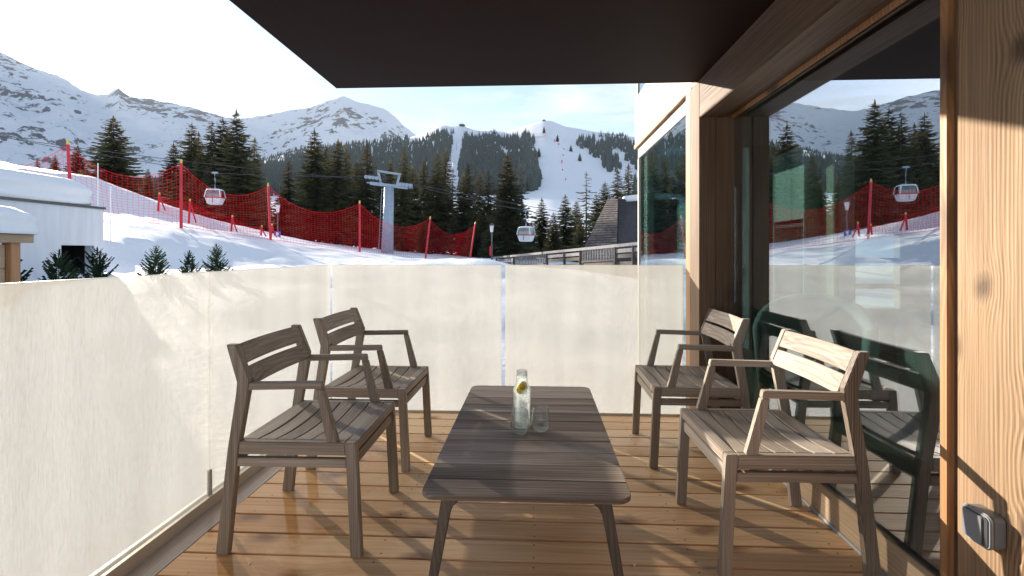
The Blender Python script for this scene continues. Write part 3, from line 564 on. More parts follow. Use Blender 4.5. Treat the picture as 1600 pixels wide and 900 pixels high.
# ================================================================== FURNITURE
def make_chair():
    t = empty('armchair')
    TX, TY, TZ = M['teak_x'], M['teak_y'], M['teak_z']
    w = 0.032
    rear = [(-.305, 0), (-.255, 0), (-.212, .42), (-.172, .645), (-.168, .70), (-.222, .835), (-.262, .835), (-.218, .685), (-.222, .64), (-.256, .42)]
    front = [(.238, 0), (.282, 0), (.262, .40), (.258, .452), (.215, .452), (.220, .38)]
    for s_ in (-1, 1):
        y0, y1 = sorted((s_ * .250, s_ * (.250 + w)))
        MB().prism_y(rear, y0, y1).build('rear_leg', TZ, t, .003); MB().prism_y(front, y0, y1).build('front_leg', TZ, t, .003)
        MB().prism_y([(-.214, .401), (.2195, .401), (.2145, .452), (-.207, .452)], y0 + .001, y1 - .001).build('side_rail', TX, t, .003)
        MB().prism_y([(-.221, .352), (.222, .352), (.2195, .386), (-.216, .386)], y0 + .002, y1 - .002).build('lower_rail', TX, t, .003)
        MB().prism_y([(-.176, .655), (.10, .662), (.127, .662), (.122, .690), (.105, .690), (-.168, .684)], y0 + .001, y1 - .001).build('armrest', TX, t, .003)
        MB().prism_y([(.098, .661), (.128, .661), (.186, .4525), (.142, .4525)], y0 + .0015, y1 - .0015).build('arm_support', TZ, t, .003)
    # seat: dished slats running across
    n = 6; x0, x1 = -.222, .212; pw = (x1 - x0) / n
    for i in range(n):
        a = x0 + i * pw + .003; b = x0 + (i + 1) * pw - .003; mb = MB(); ny = 10; vs = []
        for j in range(ny + 1):
            v = -.2485 + .497 * j / ny; e = 1 - (v / .2485) ** 2; fr_ = 0.55 + 0.45 * math.sin(math.pi * (i + .5) / n)
            zt = .452 - .020 * e * fr_
            vs += [(a, v, zt - .018), (b, v, zt - .018), (b, v, zt), (a, v, zt)]
        fs = [(j * 4 + k, j * 4 + (k + 1) % 4, (j + 1) * 4 + (k + 1) % 4, (j + 1) * 4 + k) for j in range(ny) for k in range(4)] + [(3, 2, 1, 0), tuple(ny * 4 + k for k in range(4))]
        mb.add(vs, fs).build('seat_slat', TY, t, .002, 1)
    MB().box(.2135, .2585, -.2495, .2495, .413, .4515).build('front_slat', TY, t, .003)
    MB().box(.222, .252, -.2495, .2495, .352, .398).build('front_apron', TY, t, .003)
    MB().box(-.250, -.224, -.2495, .2495, .36, .43).build('rear_apron', TY, t, .003)
    # backrest: two bowed slats
    for lo, hi in ((.672, .744), (.757, .834)):
        def xc(z): return -.170 - (z - .70) * .40
        vs = []; ny = 10
        for j in range(ny + 1):
            v = -.2495 + .499 * j / ny; e = (1 - (v / .2495) ** 2) * .016
            vs += [(xc(lo) - e - .015, v, lo - .004), (xc(lo) - e, v, lo), (xc(hi) - e, v, hi), (xc(hi) - e - .015, v, hi - .004)]
        fs = [(j * 4 + k, j * 4 + (k + 1) % 4, (j + 1) * 4 + (k + 1) % 4, (j + 1) * 4 + k) for j in range(ny) for k in range(4)] + [(3, 2, 1, 0), tuple(ny * 4 + k for k in range(4))]
        MB().add(vs, fs).build('back_slat', TY, t, .0025, 1)
    return t
c0 = make_chair()
CH = [(-.970, 2.205, 0, 'weathered teak armchair beside the left glass railing joint, opposite the sunlit armchair', (0)),
      (-.972, 2.985, 0, 'weathered teak armchair in the corner of the two glass railings', 0),
      (.955, 2.165, math.pi, 'sunlit weathered teak armchair with its back to the big window', 0),
      (.915, 3.085, math.pi, 'weathered teak armchair next to the larch post at the deck end', 0)]
for i, (x, y_, rz, lab, _) in enumerate(CH):
    o = c0 if i == 0 else copy_tree(c0)
    o.location = (x, y_, 0.001); o.rotation_euler = (0, 0, rz + R((0.6, -0.8, 0.9, -0.5)[i])); tag(o, lab, 'armchair', 'four teak armchairs round the low table')

tb = empty('coffee_table', (-.036, 2.315, 0.001)); tag(tb, 'low grey weathered slatted table with rounded corners, carafe standing on it', 'table')
ZT = 0.40; LT, WT = 1.37, 0.70; nb = 11; pb = LT / nb
for i in range(nb):
    a = -LT / 2 + i * pb + .0015; b = a + pb - .003; r = .05; w = WT / 2
    if i == 0: poly = [(-w + r - r * math.sin(t), a + r - r * math.cos(t)) for t in [R(90 * k / 6) for k in range(7)]]; poly = poly + [(-w, b), (w, b)] + [(-x, y_) for x, y_ in reversed(poly)]
    elif i == nb - 1: q = [(-w + r - r * math.sin(t), b - r + r * math.cos(t)) for t in [R(90 * k / 6) for k in range(7)]]; poly = [(-w, a)] + list(reversed(q)) + [(-x, y_) for x, y_ in q] + [(w, a)]
    else: poly = [(-w, a), (w, a), (w, b), (-w, b)]
    MB().prism_z(poly, ZT - .018, ZT + rnd.uniform(-.0006, .0006)).build('tabletop_slat', M['table'], tb, .0022, 1)
for sx in (-1, 1):
    MB().box(sx * .24 - .02, sx * .24 + .02, -.56, .56, ZT - .052, ZT - .0185).build('bearer', M['table_leg'], tb, .003)
    for sy in (-1, 1):
        # splayed leg with a rounded inner shoulder
        prof = [(.232, .381), (.285, .381), (.296, .33), (.347, 0), (.318, 0), (.262, .30), (.250, .325), (.236, .335), (.226, .352)]
        mb = MB().prism_y([(sx * x, z) for x, z in prof], -.021, .021)
        mb.v = [(x, y_ + sy * (.575 + (0.381 - z) * .10), z) for x, y_, z in mb.v]
        lg = mb.build('leg', M['table_leg'], tb, .003)
        MB().tube([(sx * .262, sy * (.575 + .0215 + .004), .352), (sx * .262, sy * (.575 + .0215 + .0065), .352)], .005, 8).build('bolt', M['metal'], lg)

ca = empty('water_carafe', (-.066, 2.30, ZT + .0016)); tag(ca, 'clear glass carafe of sparkling water with lemon slices on the table', 'carafe')
MB().lathe([(.001, .006), (.034, .006), (.040, .016), (.0405, .165), (.034, .186), (.0255, .200), (.0235, .215), (.0235, .258), (.0250, .258), (.0252, .215), (.0275, .199), (.036, .185), (.0430, .164), (.0430, .010), (.038, 0), (.001, 0)], n=40).build('bottle', M['glass'], ca, smooth=True)
MB().lathe([(.001, .0075), (.0335, .0075), (.0393, .0168), (.0398, .1645), (.0334, .1853), (.0249, .1996), (.0229, .215), (.0229, .232), (.001, .232)], n=40).build('water', M['water'], ca, smooth=True)
for i, (dx, dz, ry, rz) in enumerate(((-.010, .186, 62, 20), (-.004, .194, 70, 50), (.003, .201, 66, -10), (.008, .206, 74, 35))):
    o = MB().lathe([(.0005, 0), (.019, 0), (.021, .0015), (.019, .003), (.0005, .003)], n=20).build('lemon_slice', M['lemon'], ca, smooth=True)
    o.location = (dx * 0.9, -.030 + i * .003, dz - .012); o.rotation_euler = (R(ry), R(25), R(rz))
    o.scale = (0.9, 0.9, 1)
def tumbler(x, y_, lab):
    t = empty('drinking_glass', (x, y_, ZT + .0016)); tag(t, lab, 'glass')
    MB().lathe([(.001, .010), (.026, .011), (.036, .020), (.0408, .038), (.040, .055), (.0335, .104), (.0345, .1055), (.0355, .104), (.0420, .055), (.0428, .038), (.038, .016), (.028, .001), (.001, 0)], n=40).build('bowl', M['glass'], t, smooth=True)
tumbler(-.072, 2.207, 'empty stemless glass standing in front of the water carafe')
tumbler(.020, 2.248, 'empty stemless glass standing beside the water carafe')
for i in range(14):
    x = rnd.choice([rnd.uniform(-1.38, -1.0), rnd.uniform(-1.38, -1.1), rnd.uniform(.3, 1.2)]); y_ = rnd.uniform(1.75, 3.3); r = rnd.uniform(.004, .009)
    bm = bmesh.new(); bmesh.ops.create_icosphere(bm, subdivisions=2, radius=r)
    for v in bm.verts: v.co *= 1 + 0.35 * noise.noise(v.co * 160 + Vector((i * 3, 0, 0))); v.co.z *= 0.6
    me = bpy.data.meshes.new('ice_chip'); bm.to_mesh(me); bm.free(); me.materials.append(M['ice'])
    tag(link('ice_chip', me, None, (x, y_, r * .5)), 'tiny melting ice chip lying on the deck boards', 'ice', 'ice chips scattered on the deck')

# ================================================================== OUTSIDE, NEAR
# ---- safety nets
def net_span(a0, a1, b0, b1, sag, name, parent, cell, rad, foot=0.06):
    L_ = (b0 - a0).length; H_ = (a1 - a0).length; nu = max(4, int(L_ / cell)); nv = max(4, int(H_ / cell)); mb = MB()
    def P(u, v):
        bot = a0.lerp(b0, u); bot = Vector((bot.x, bot.y, max(bot.z, gz(bot.x, bot.y)) if 0 else bot.z)); top = a1.lerp(b1, u)
        top.z -= sag * 4 * u * (1 - u) * (1.0 - 0.15 * u); bot.z += foot
        p = bot.lerp(top, v); p.y += 0.18 * math.sin(u * 9 + v * 2) * u * (1 - u) * 4 * v * (1 - v) * 4 * .5; return p
    def cord(pts, r):
        mb.tube(pts, r, 3, cap=False)
    for i in range(nu + 1): cord([P(i / nu, v / 10) for v in range(11)], rad)
    for j in range(nv + 1): cord([P(i / nu, j / nv) for i in range(nu + 1)], rad * (2.0 if j in (0, nv) else 1))
    return mb.build(name, M['net'], parent)
fence = empty('safety_net_fence', W(283, 355, 23.4)); tag(fence, 'tall red slope safety net slung between padded red posts', 'safety net')
fi = Matrix.Translation(-Vector(fence.location))
posts = []
for px, yt, yb, D, dx in NETP:
    b = W(px - dx / 2, yb, D); t = W(px + dx / 2, yt, D); b.z = gz(b.x, b.y) - 0.1
    d = (t - b)
    o = MB().tube([b, b + d * .5, t], [.066, .066, .055], 10).build('post', M['red'], fence, smooth=False); o.matrix_parent_inverse = fi
    o2 = MB().tube([t, t + d.normalized() * .18], [.055, .045], 8).build('post_cap', M['yellow'], o)
    posts.append((b + d * 0.03, t))
for (a0, a1), (b0, b1) in zip(posts[:-1], posts[1:]):
    o = net_span(a0, a1, b0, b1, 1.05, 'net', fence, 0.17, 0.0048); o.matrix_parent_inverse = fi
low = empty('low_safety_net', W(362, 368, 28.5)); tag(low, 'lower line of fine red netting on short posts behind the tall net', 'safety net')
li = Matrix.Translation(-Vector(low.location)); lp = []
for px, yt, yb, D in ((248, 304, 330, 30), (296, 314, 347, 30), (362, 339, 368, 31), (408, 355, 374, 32), (424, 352, 375, 33)):
    t = W(px + 1, yt, D); b = W(px - 1, yb, D); b.z = min(b.z, gz(b.x, b.y) - .05)
    o = MB().tube([b, t], .06, 8).build('post', M['red'], low); o.matrix_parent_inverse = li
    MB().tube([t, t + Vector((0, 0, .12))], .05, 8).build('post_cap', M['yellow'], o)
    o = MB().tube([t - Vector((0, 0, .1)), Vector((b.x + .45, b.y, b.z + .05))], .04, 6).build('stay', M['red'], low); o.matrix_parent_inverse = li
    lp.append((b, t))
for (a0, a1), (b0, b1) in zip(lp[:-2], lp[1:-1]):
    o = net_span(a0, a1, b0, b1, .25, 'net', low, 0.11, 0.0045); o.matrix_parent_inverse = li

# ---- white hut with deep snow on its flat roof
HX = -11.0
hut = empty('snowy_hut', (HX, 10.5, -.6)); tag(hut, 'white flat-roofed hut with dark doorway under a thick snow cap', 'building')
hi_ = Matrix.Translation(-Vector(hut.location))
def hp(mb, name, mat, **k): o = mb.build(name, mat, hut, **k); o.matrix_parent_inverse = hi_; return o
DY0, DY1, DZ = 11.05, 11.92, 1.38
HB = 12.18
hp(MB().box(HX - .25, HX, 3, DY0, -1.2, 2.30).box(HX - .25, HX, DY1, HB, -1.2, 2.30).box(HX - .25, HX, DY0, DY1, DZ, 2.30), 'wall', M['white_wall'])
hp(MB().box(HX - 6, HX - .25, HB - .25, HB, -1.2, 2.30).box(HX - 6, HX - .25, 3, 3.25, -1.2, 2.30).box(HX - 6, HX - 5.75, 3.25, HB - .25, -1.2, 2.30), 'wall', M['white_wall'])
hp(MB().box(HX - 1.2, HX - .251, DY0 - .06, DY0 - .001, -1.2, DZ).box(HX - 1.2, HX - .251, DY1 + .001, DY1 + .06, -1.2, DZ).box(HX - 1.26, HX - 1.2, DY0 - .06, DY1 + .06, -1.2, DZ).box(HX - 1.2, HX - .251, DY0 - .06, DY1 + .06, DZ + .001, DZ + .06), 'doorway_lining', M['metal'])
hp(MB().box(HX - 6, HX + .04, 2.95, HB + .03, 2.301, 2.36), 'roof_edge', M['metal'])
def snowcap(x0, x1, y0, y1, z, h, layers, name, seedv):
    """rounded, layered slab of snow"""
    vs = []; nx, ny = 34, 46; ring = []
    def outline(k, n):
        a = 2 * math.pi * k / n; c, s_ = math.cos(a), math.sin(a); e = 0.22
        return (math.copysign(abs(c) ** e, c), math.copysign(abs(s_) ** e, s_))
    n = 96; prof = [(0.985, 0), (1.0, .06)]
    for i in range(1, 13):
        f = i / 12; prof.append((1.0 - 0.005 + 0.006 * math.sin(f * layers * 6.28) - 0.10 * max(0, f - .45) ** 2.2 * 3.2, .06 + .94 * f * (1 if f < .8 else 1 - (f - .8) * .25)))
    prof += [(.80, 1.0), (.6, 1.03), (.3, 1.05), (.001, 1.05)]
    cx, cy, rx, ry = (x0 + x1) / 2, (y0 + y1) / 2, (x1 - x0) / 2, (y1 - y0) / 2
    mb = MB()
    for r, zz in prof:
        for k in range(n):
            ox, oy = outline(k, n); inset = (1 - r) * min(rx, ry) if r > .75 else None
            if inset is not None: X_, Y_ = cx + ox * (rx - inset * 1.6), cy + oy * (ry - inset * 1.6)
            else: X_, Y_ = cx + ox * rx * r, cy + oy * ry * r
            v = Vector((X_, Y_, z + zz * h)); nn = noise.noise(Vector((X_ * .9, Y_ * .9, zz * 3 + seedv))) * .06
            vs.append((X_ + nn * ox, Y_ + nn * oy, z + zz * h + (noise.noise(Vector((X_ * .5, Y_ * .5, seedv))) * .07 if zz > .3 else 0)))
    m_ = len(prof)
    fs = [(i * n + k, i * n + (k + 1) % n, (i + 1) * n + (k + 1) % n, (i + 1) * n + k) for i in range(m_ - 1) for k in range(n)]
    mb.add(vs, fs); return mb
hp(snowcap(HX - 6.1, HX + .12, 2.8, HB + .12, 2.361, .66, 2.5, 'snow', 1.3), 'roof_snow', M['snow'], smooth=True)
wx = empty('timber_shelter', (-8.5, 7.6, -.7)); tag(wx, 'small timber shelter corner with a bulging snow cap beside the hut', 'shelter')
wi = Matrix.Translation(-Vector(wx.location))
def wp(mb, name, mat, **k): o = mb.build(name, mat, wx, **k); o.matrix_parent_inverse = wi; return o
wp(MB().box(-8.52, -8.36, 7.55, 7.71, -1.2, 1.36), 'post', M['batten'], bevel=.008); wp(MB().box(-8.52, -8.36, 5.2, 5.36, -1.2, 1.36), 'post', M['batten'], bevel=.008)
for k_ in range(6): wp(MB().box(-8.50, -8.44, 5.37, 7.54, -1.0 + k_ * .39, -.62 + k_ * .39), 'wall_board', M['sill'], bevel=.006)
wp(MB().box(-11, -8.28, 5.0, 7.85, 1.361, 1.50), 'roof_edge', M['sill'], bevel=.008)
wp(snowcap(-11, -8.12, 4.8, 8.0, 1.501, .42, 2, 'snow', 5.1), 'roof_snow', M['snow'], smooth=True)
for px, yt, yb, D in ((153, 255, 330, 17.5), (173, 291, 374, 16.5)):
    a = W(px, yt, D); b = W(px, yb, D); b.z = min(b.z, gz(b.x, b.y)) - .1
    tag(MB().tube([b, a], .018, 6).build('snow_stake', M['white']), 'thin white snow stake standing on the bank behind the hut', 'stake', 'white snow stakes')

# ---- lamps
def lamp(px, yt, D, lab, extra):
    t = W(px, yt, D); g = gz(t.x, t.y); h = t.z - g; o = empty('street_lamp', (t.x, t.y, g - .05)); tag(o, lab, 'street lamp')
    MB().tube([(0, 0, 0), (0, 0, h - .75)], [.06, .045], 8).build('pole', M['metal'], o)
    ln = MB().lathe([(.10, h - .75), (.17, h - .2), (.001, h - .18)], n=8).build('lantern', M['white'], o)
    MB().lathe([(.21, h - .2), (.18, h - .12), (.05, h), (.001, h + .02)], n=8).build('cap', M['metal'], ln)
    if extra == 'sign':
        b = MB().box(-.26, .26, -.09, -.065, h - 2.75, h - 2.15).build('sign', M['blue'], o, .01)
        MB().prism_y([(-.07, h - 2.68), (.03, h - 2.68), (.03, h - 2.5), (.12, h - 2.42), (.12, h - 2.28), (.03, h - 2.22), (-.07, h - 2.22)], -.096, -.091).build('sign_mark', M['white'], b)
    else: MB().box(-.2, -.03, -.10, -.06, h - 2.7, h - 1.9).build('red_plate', M['red'], o, .01)
lamp(434, 315, 37, 'white lantern street lamp with a blue sign behind the red net', 'sign')
lamp(768.5, 348, 42, 'white lantern street lamp beside the end of the red net', 'plate')

# ---- lift pylon, cables, gondolas
PY = 55.0
def lift(px, py, D): return W(px, py, D)
pb_ = W(605, 398, 56); pt = W(608, 292, 56); gq = gz(pb_.x, pb_.y)
py = empty('lift_pylon', (pb_.x, pb_.y, gq - .2)); tag(py, 'grey steel gondola lift pylon with crossarm and sheave trains', 'pylon')
pi_ = Matrix.Translation(-Vector(py.location))
def pp_(mb, name, mat, **k): o = mb.build(name, mat, py, **k); o.matrix_parent_inverse = pi_; return o
zt = pt.z
pp_(MB().tube([(pb_.x, pb_.y, gq - .3), (pt.x, pt.y, zt)], [.68, .52], 20), 'mast', M['galv'], smooth=True)
lad = MB()
for dx in (-.18, .18): lad.tube([(pb_.x - .80 + dx * .6, pb_.y - .15 + dx, gq), (pt.x - .62 + dx * .6, pt.y - .15 + dx, zt - .2)], .03, 5)
for i in range(24):
    u = i / 24; xx = pb_.x - .80 + (pt.x - .62 - pb_.x + .80) * u; lad.tube([(xx - .11, pb_.y - .33, gq + (zt - gq) * u), (xx + .11, pb_.y + .03, gq + (zt - gq) * u)], .018, 4)
pp_(lad, 'ladder', M['galv'])['kind'] = 'stuff'
X_ = Vector((1, 0.08, -.12)).normalized()
c_ = Vector((pt.x, pt.y, zt))
pp_(MB().beam(c_ - X_ * 2.1 + Vector((0, 0, .15)), c_ + X_ * 2.1 + Vector((0, 0, .15)), .35, .35), 'crossarm', M['galv'])
pp_(MB().beam(c_ + Vector((-.9, 0, .3)), c_ + Vector((-1.25, 0, 1.75)), .22, .22, (0, 1, 0)).beam(c_ + Vector((.9, 0, .2)), c_ + Vector((1.2, 0, 1.35)), .22, .22, (0, 1, 0)).beam(c_ + Vector((-1.35, 0, 1.8)), c_ + Vector((1.35, 0, 1.38)), .22, .22), 'lifting_frame', M['galv'])
for sd in (-1, 1):
    q = c_ + X_ * sd * 1.9
    tr = pp_(MB().beam(q + Vector((-.7, -.2, .95 if sd < 0 else .6)), q + Vector((.7, -.2, .75 if sd < 0 else .4)), .12, .22).beam(q + Vector((-.7, .25, .3)), q + Vector((.7, .25, .12)), .1, .14), 'sheave_train', M['galv'])
    for e in (-.6, -.2, .2, .6):
        z_ = (.78 if sd < 0 else .42) - e * .13
        MB().tube([q + Vector((e, -.35, z_)), q + Vector((e, -.1, z_))], .2, 12).build('sheave', M['galv'], tr)
def cable(name, lab, pts):
    out = []
    for a, b in zip(pts[:-1], pts[1:]):
        for k_ in range(9):
            u = k_ / 8; p = a.lerp(b, u); p.z -= (b - a).length * .012 * 4 * u * (1 - u) ; out.append(p)
    tag(MB().tube(out, .032, 5).build(name, M['metal']), lab, 'cable', 'lift cables')
qa_ = c_ - X_ * 1.9 + Vector((0, 0, 1.0)); qb_ = c_ + X_ * 1.9 + Vector((0, 0, .62))
G1 = W(336, 270, 54); G2 = W(822, 329, 57)
cable('lift_cable', 'lift cable running over the pylon and carrying the gondola on the hut side', [W(-400, 128, 51), G1, qa_, W(1500, 420, 62)])
cable('lift_cable', 'lift cable running over the pylon and carrying the gondola on the chalet side', [W(-400, 150, 53), qb_, G2, W(1500, 445, 64)])
def gondola(p, rz, lab, s_=1.0):
    t = empty('gondola', p, rz); tag(t, lab, 'gondola', 'lift gondolas'); t.scale = (s_,) * 3
    def loft(prof, mat, name, wy):
        mb = MB(); vs = []; n = 20
        for z, rx, ry in prof:
            for k_ in range(n):
                a = 2 * math.pi * (k_ + .5) / n; c, s2 = math.cos(a), math.sin(a); e = .45
                vs.append((math.copysign(abs(c) ** e, c) * rx, math.copysign(abs(s2) ** e, s2) * ry, z))
        m_ = len(prof); fs = [(i * n + k_, i * n + (k_ + 1) % n, (i + 1) * n + (k_ + 1) % n, (i + 1) * n + k_) for i in range(m_ - 1) for k_ in range(n)] + [tuple(range(n)), tuple(range((m_ - 1) * n, m_ * n))]
        return mb.add(vs, fs).build(name, mat, t, smooth=False)
    z0 = -3.95
    loft([(z0, .62, .55), (z0 + .12, .78, .70), (z0 + .75, .98, .86)], M['white'], 'lower_shell', 0)
    loft([(z0 + .752, .985, .865), (z0 + .87, 1.0, .88)], M['red'], 'stripe', 0)
    loft([(z0 + .872, .965, .845), (z0 + 1.30, .93, .81), (z0 + 1.72, .83, .72)], M['thin_glass'], 'glazing', 0)
    loft([(z0 + 1.722, .86, .75), (z0 + 1.86, .80, .70), (z0 + 1.93, .6, .5)], M['white'], 'roof', 0)
    for sx in (-1, 1):
        for sy in (-1, 1): MB().beam((sx * .90, sy * .79, z0 + .87), (sx * .76, sy * .66, z0 + 1.73), .12, .12, (0, 1, 0)).build('corner_pillar', M['white'], t)
    for sy in (-1, 1): MB().beam((0.05, sy * .90, z0 + .15), (0.05, sy * .74, z0 + 1.73), .05, .05, (0, 1, 0)).build('door_seam', M['metal'], t)
    MB().tube([(0, 0, z0 + 1.9), (0, 0, -.75), (0, -.12, -.25), (0, 0, 0)], [.085, .07, .06, .06], 8).build('hanger', M['galv'], t)
    MB().box(-.35, .35, -.1, .1, -.1, .12).build('grip', M['galv'], t, .02)
gondola(G1, R(12), 'white and red lift gondola hanging on the cable above the red net', .87)
gondola(G2, R(-24), 'pale grey lift gondola hanging low before the dark spruces', .90)

# ---- wooden fence and steep shingled roof
fr0, fr1 = W(770, 403, 44), W(1015, 379, 24)
fe = empty('wooden_fence', (fr0 + fr1) / 2 - Vector((0, 0, 1.4))); tag(fe, 'dark weathered wooden fence with baluster bays below the shingled roof', 'fence')
fei = Matrix.Translation(-Vector(fe.location))
def fp(mb, name, mat): o = mb.build(name, mat, fe); o.matrix_parent_inverse = fei; return o
M['rail_grey'] = plain('silvered_rail_wood', (0.27, 0.255, 0.25), 0.8, var=0.2, vscale=2, stretch=(.2, 3, 3))
fp(MB().beam(fr0, fr1, .16, .16), 'top_rail', M['rail_grey'])
dn = Vector((0, 0, -1))
def fu(px):                     # parameter along the rail for an image column
    lo, hi = 0.0, 1.0
    for _ in range(40):
        m_ = (lo + hi) / 2; q = fr0.lerp(fr1, m_)
        if PX(q.x, q.y)[0] < px: lo = m_
        else: hi = m_
    return lo
for px in (776, 803, 855, 882, 907, 962, 990): q = fr0.lerp(fr1, fu(px)); fp(MB().beam(q + dn * .05, q + dn * 2.2, .16, .16, (0, 1, 0)), 'post', M['logs'])
for a, b in ((803, 855), (907, 962)):
    ua, ub = fu(a), fu(b); n = int((fr1 - fr0).length * (ub - ua) / .27)
    for i in range(1, n): q = fr0.lerp(fr1, ua + (ub - ua) * i / n); fp(MB().beam(q + dn * .1, q + dn * .75, .08, .08, (0, 1, 0)), 'baluster', M['rail_grey'])
    fp(MB().beam(fr0.lerp(fr1, ua) + dn * .75, fr0.lerp(fr1, ub) + dn * .75, .1, .1), 'lower_rail', M['logs'])
for a, b in ((776, 803), (855, 907), (962, 1012)):
    for dz in (.28, .56): fp(MB().beam(fr0.lerp(fr1, fu(a)) + dn * dz, fr0.lerp(fr1, fu(b)) + dn * dz, .06, .2), 'board', M['rail_grey'] if dz < .3 else M['logs'])
for dz in (.98, 1.25, 1.52, 1.8): fp(MB().beam(fr0 + dn * dz + Vector((0, .1, 0)), fr1 + dn * dz + Vector((0, .1, 0)), .06, .25), 'board', M['logs'])

rf = empty('shingled_roof_house', W(965, 400, 37)); tag(rf, 'house with a steep dark shingled roof behind the wooden fence', 'building')
ri = Matrix.Translation(-Vector(rf.location))
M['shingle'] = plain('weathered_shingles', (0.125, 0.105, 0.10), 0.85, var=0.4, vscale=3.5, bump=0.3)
M['shingle_shaded'] = plain('shaded_shingles', (0.03, 0.03, 0.036), 0.8, var=0.3, vscale=3)  # same shingles on the unlit roof face, shade put into the colour
A0, A1 = W(903, 408, 36), W(963, 408, 33); T0, T1 = W(950, 311, 39.5), W(966, 311, 38.5)
B2 = W(1060, 400, 42); T2 = W(1060, 308, 46)
def courses(a, b, t0, t1, n, mat, name):
    nrm = (b - a).cross(t0 - a).normalized()
    if nrm.y > 0: nrm = -nrm
    mb = MB()
    for i in range(n):
        u0, u1 = i / n, (i + 1) / n + .004
        l0, l1, r0, r1 = a.lerp(t0, u0), a.lerp(t0, u1), b.lerp(t1, u0), b.lerp(t1, u1)
        m_ = max(3, int((r0 - l0).length / .22)); 
        for k_ in range(m_):
            f0, f1 = k_ / m_, (k_ + .93) / m_; lift_ = .045 + .03 * rnd.random()
            mb.add([l0.lerp(r0, f0) + nrm * lift_, l0.lerp(r0, f1) + nrm * lift_, l1.lerp(r1, f1), l1.lerp(r1, f0), l0.lerp(r0, f0), l0.lerp(r0, f1)], [(0, 1, 2, 3), (4, 5, 1, 0)])
    o = mb.build(name, mat, rf); o.matrix_parent_inverse = ri; o['kind'] = 'stuff'
    nb_ = nrm * -.15
    o = MB().hexa([a + nb_, b + nb_, t1 + nb_, t0 + nb_], [a - nrm * .01, b - nrm * .01, t1 - nrm * .01, t0 - nrm * .01]).build('roof_deck', mat, rf); o.matrix_parent_inverse = ri
courses(A0, A1, T0, T1, 26, M['shingle'], 'shingles'); courses(A1 + Vector((.05, 0, 0)), B2, T1 + Vector((.05, 0, 0)), T2, 24, M['shingle_shaded'], 'shingles')
o = MB().tube([T1 + Vector((.6, .6, .05)), (T1 + T2) / 2 + Vector((0, 0, .1)), T2], [.25, .32, .3], 8).build('ridge_snow', M['snow'], rf, smooth=True); o.matrix_parent_inverse = ri
hw = MB(); hw.hexa([A0 + Vector((.4, .5, -3)), A1 + Vector((0, .5, -3)), B2 + Vector((0, .8, -3)), B2 + Vector((-4, 6, -3))], [A0 + Vector((.4, .5, .1)), A1 + Vector((0, .5, .1)), B2 + Vector((0, .8, .1)), B2 + Vector((-4, 6, .1))])
o = hw.build('wall', M['logs'], rf); o.matrix_parent_inverse = ri

# ================================================================== TREES
def spruce_mesh(seed, H, Rr, droop, dens=1.0, bare=0.06, ragged=0.25):
    r = random.Random(seed); v = []; f = []
    def quad(a, b, c, d): n = len(v); v.extend((a, b, c, d)); f.append((n, n + 1, n + 2, n + 3))
    z = bare * H
    while z < H * .985:
        t = z / H; Lm = Rr * ((1 - t) ** .72) * (0.35 + .65 * min(1, t / .16)) + .012 * H
        nb = max(4, int((8 - 3 * t) * dens))
        a0 = r.random() * 6.28
        for k in range(nb):
            a = a0 + 6.283 * k / nb + r.uniform(-.35, .35); Lb = Lm * r.uniform(1 - ragged * 1.6, 1 + ragged * .5)
            dx, dy = math.cos(a), math.sin(a); px_, py_ = -dy, dx
            nseg = max(4, int(6 * Lb / Rr) + 3); rise = (.35 * (t - .35) - droop)
            zz = z + r.uniform(-.012, .012) * H
            def sp(u): return (dx * Lb * u, dy * Lb * u, zz + Lb * (rise * u - droop * .5 * u * u + .28 * u ** 3))
            for i in range(nseg):
                u0 = .12 + .88 * i / nseg; u1 = min(1.0, u0 + .88 / nseg * 1.25); p0, p1 = sp(u0), sp(u1)
                wd = Lb * (.30 * (1 - .70 * u0)) * r.uniform(.65, 1.25)
                for sd in (-1, 1):
                    ex = r.uniform(.5, 1.1); hz = -wd * r.uniform(.25, .8)
                    q1 = (p1[0] + px_ * wd * sd * ex + dx * wd * .45, p1[1] + py_ * wd * sd * ex + dy * wd * .45, p1[2] + hz)
                    q0 = (p0[0] + px_ * wd * sd * ex * .45, p0[1] + py_ * wd * sd * ex * .45, p0[2] + hz * .6)
                    quad(p0, p1, q1, q0)
        z += H * (.020 + .012 * (1 - t)) * r.uniform(.8, 1.2) / dens ** .5
    # leader
    quad((-.012 * H, 0, H * .95), (.012 * H, 0, H * .95), (.002 * H, 0, H * 1.01), (-.002 * H, 0, H * 1.01))
    return v, f
def crown_mesh(seed, mat, H=1.0, Rr=.17, droop=.35, dens=1.0, **k):
    v, f = spruce_mesh(seed, H, Rr, droop, dens, **k); me = bpy.data.meshes.new('crown'); me.from_pydata(v, [], f); me.materials.append(mat); me.update(); return me
crowns = [crown_mesh(11, M['needle'], Rr=.20, droop=.32, dens=1.7), crown_mesh(12, M['needle'], Rr=.18, droop=.4, dens=1.6, ragged=.35), crown_mesh(13, M['needle'], Rr=.22, droop=.28, dens=1.7), crown_mesh(14, M['needle'], Rr=.165, droop=.36, dens=1.6, ragged=.3), crown_mesh(15, M['needle'], Rr=.17, droop=.3, dens=.55, ragged=.5, bare=.1)]
trunk = MB().tube([(0, 0, -.03), (0, 0, .5), (0, 0, .985)], [.016, .009, .0015], 8).mesh('trunk', M['bark'])
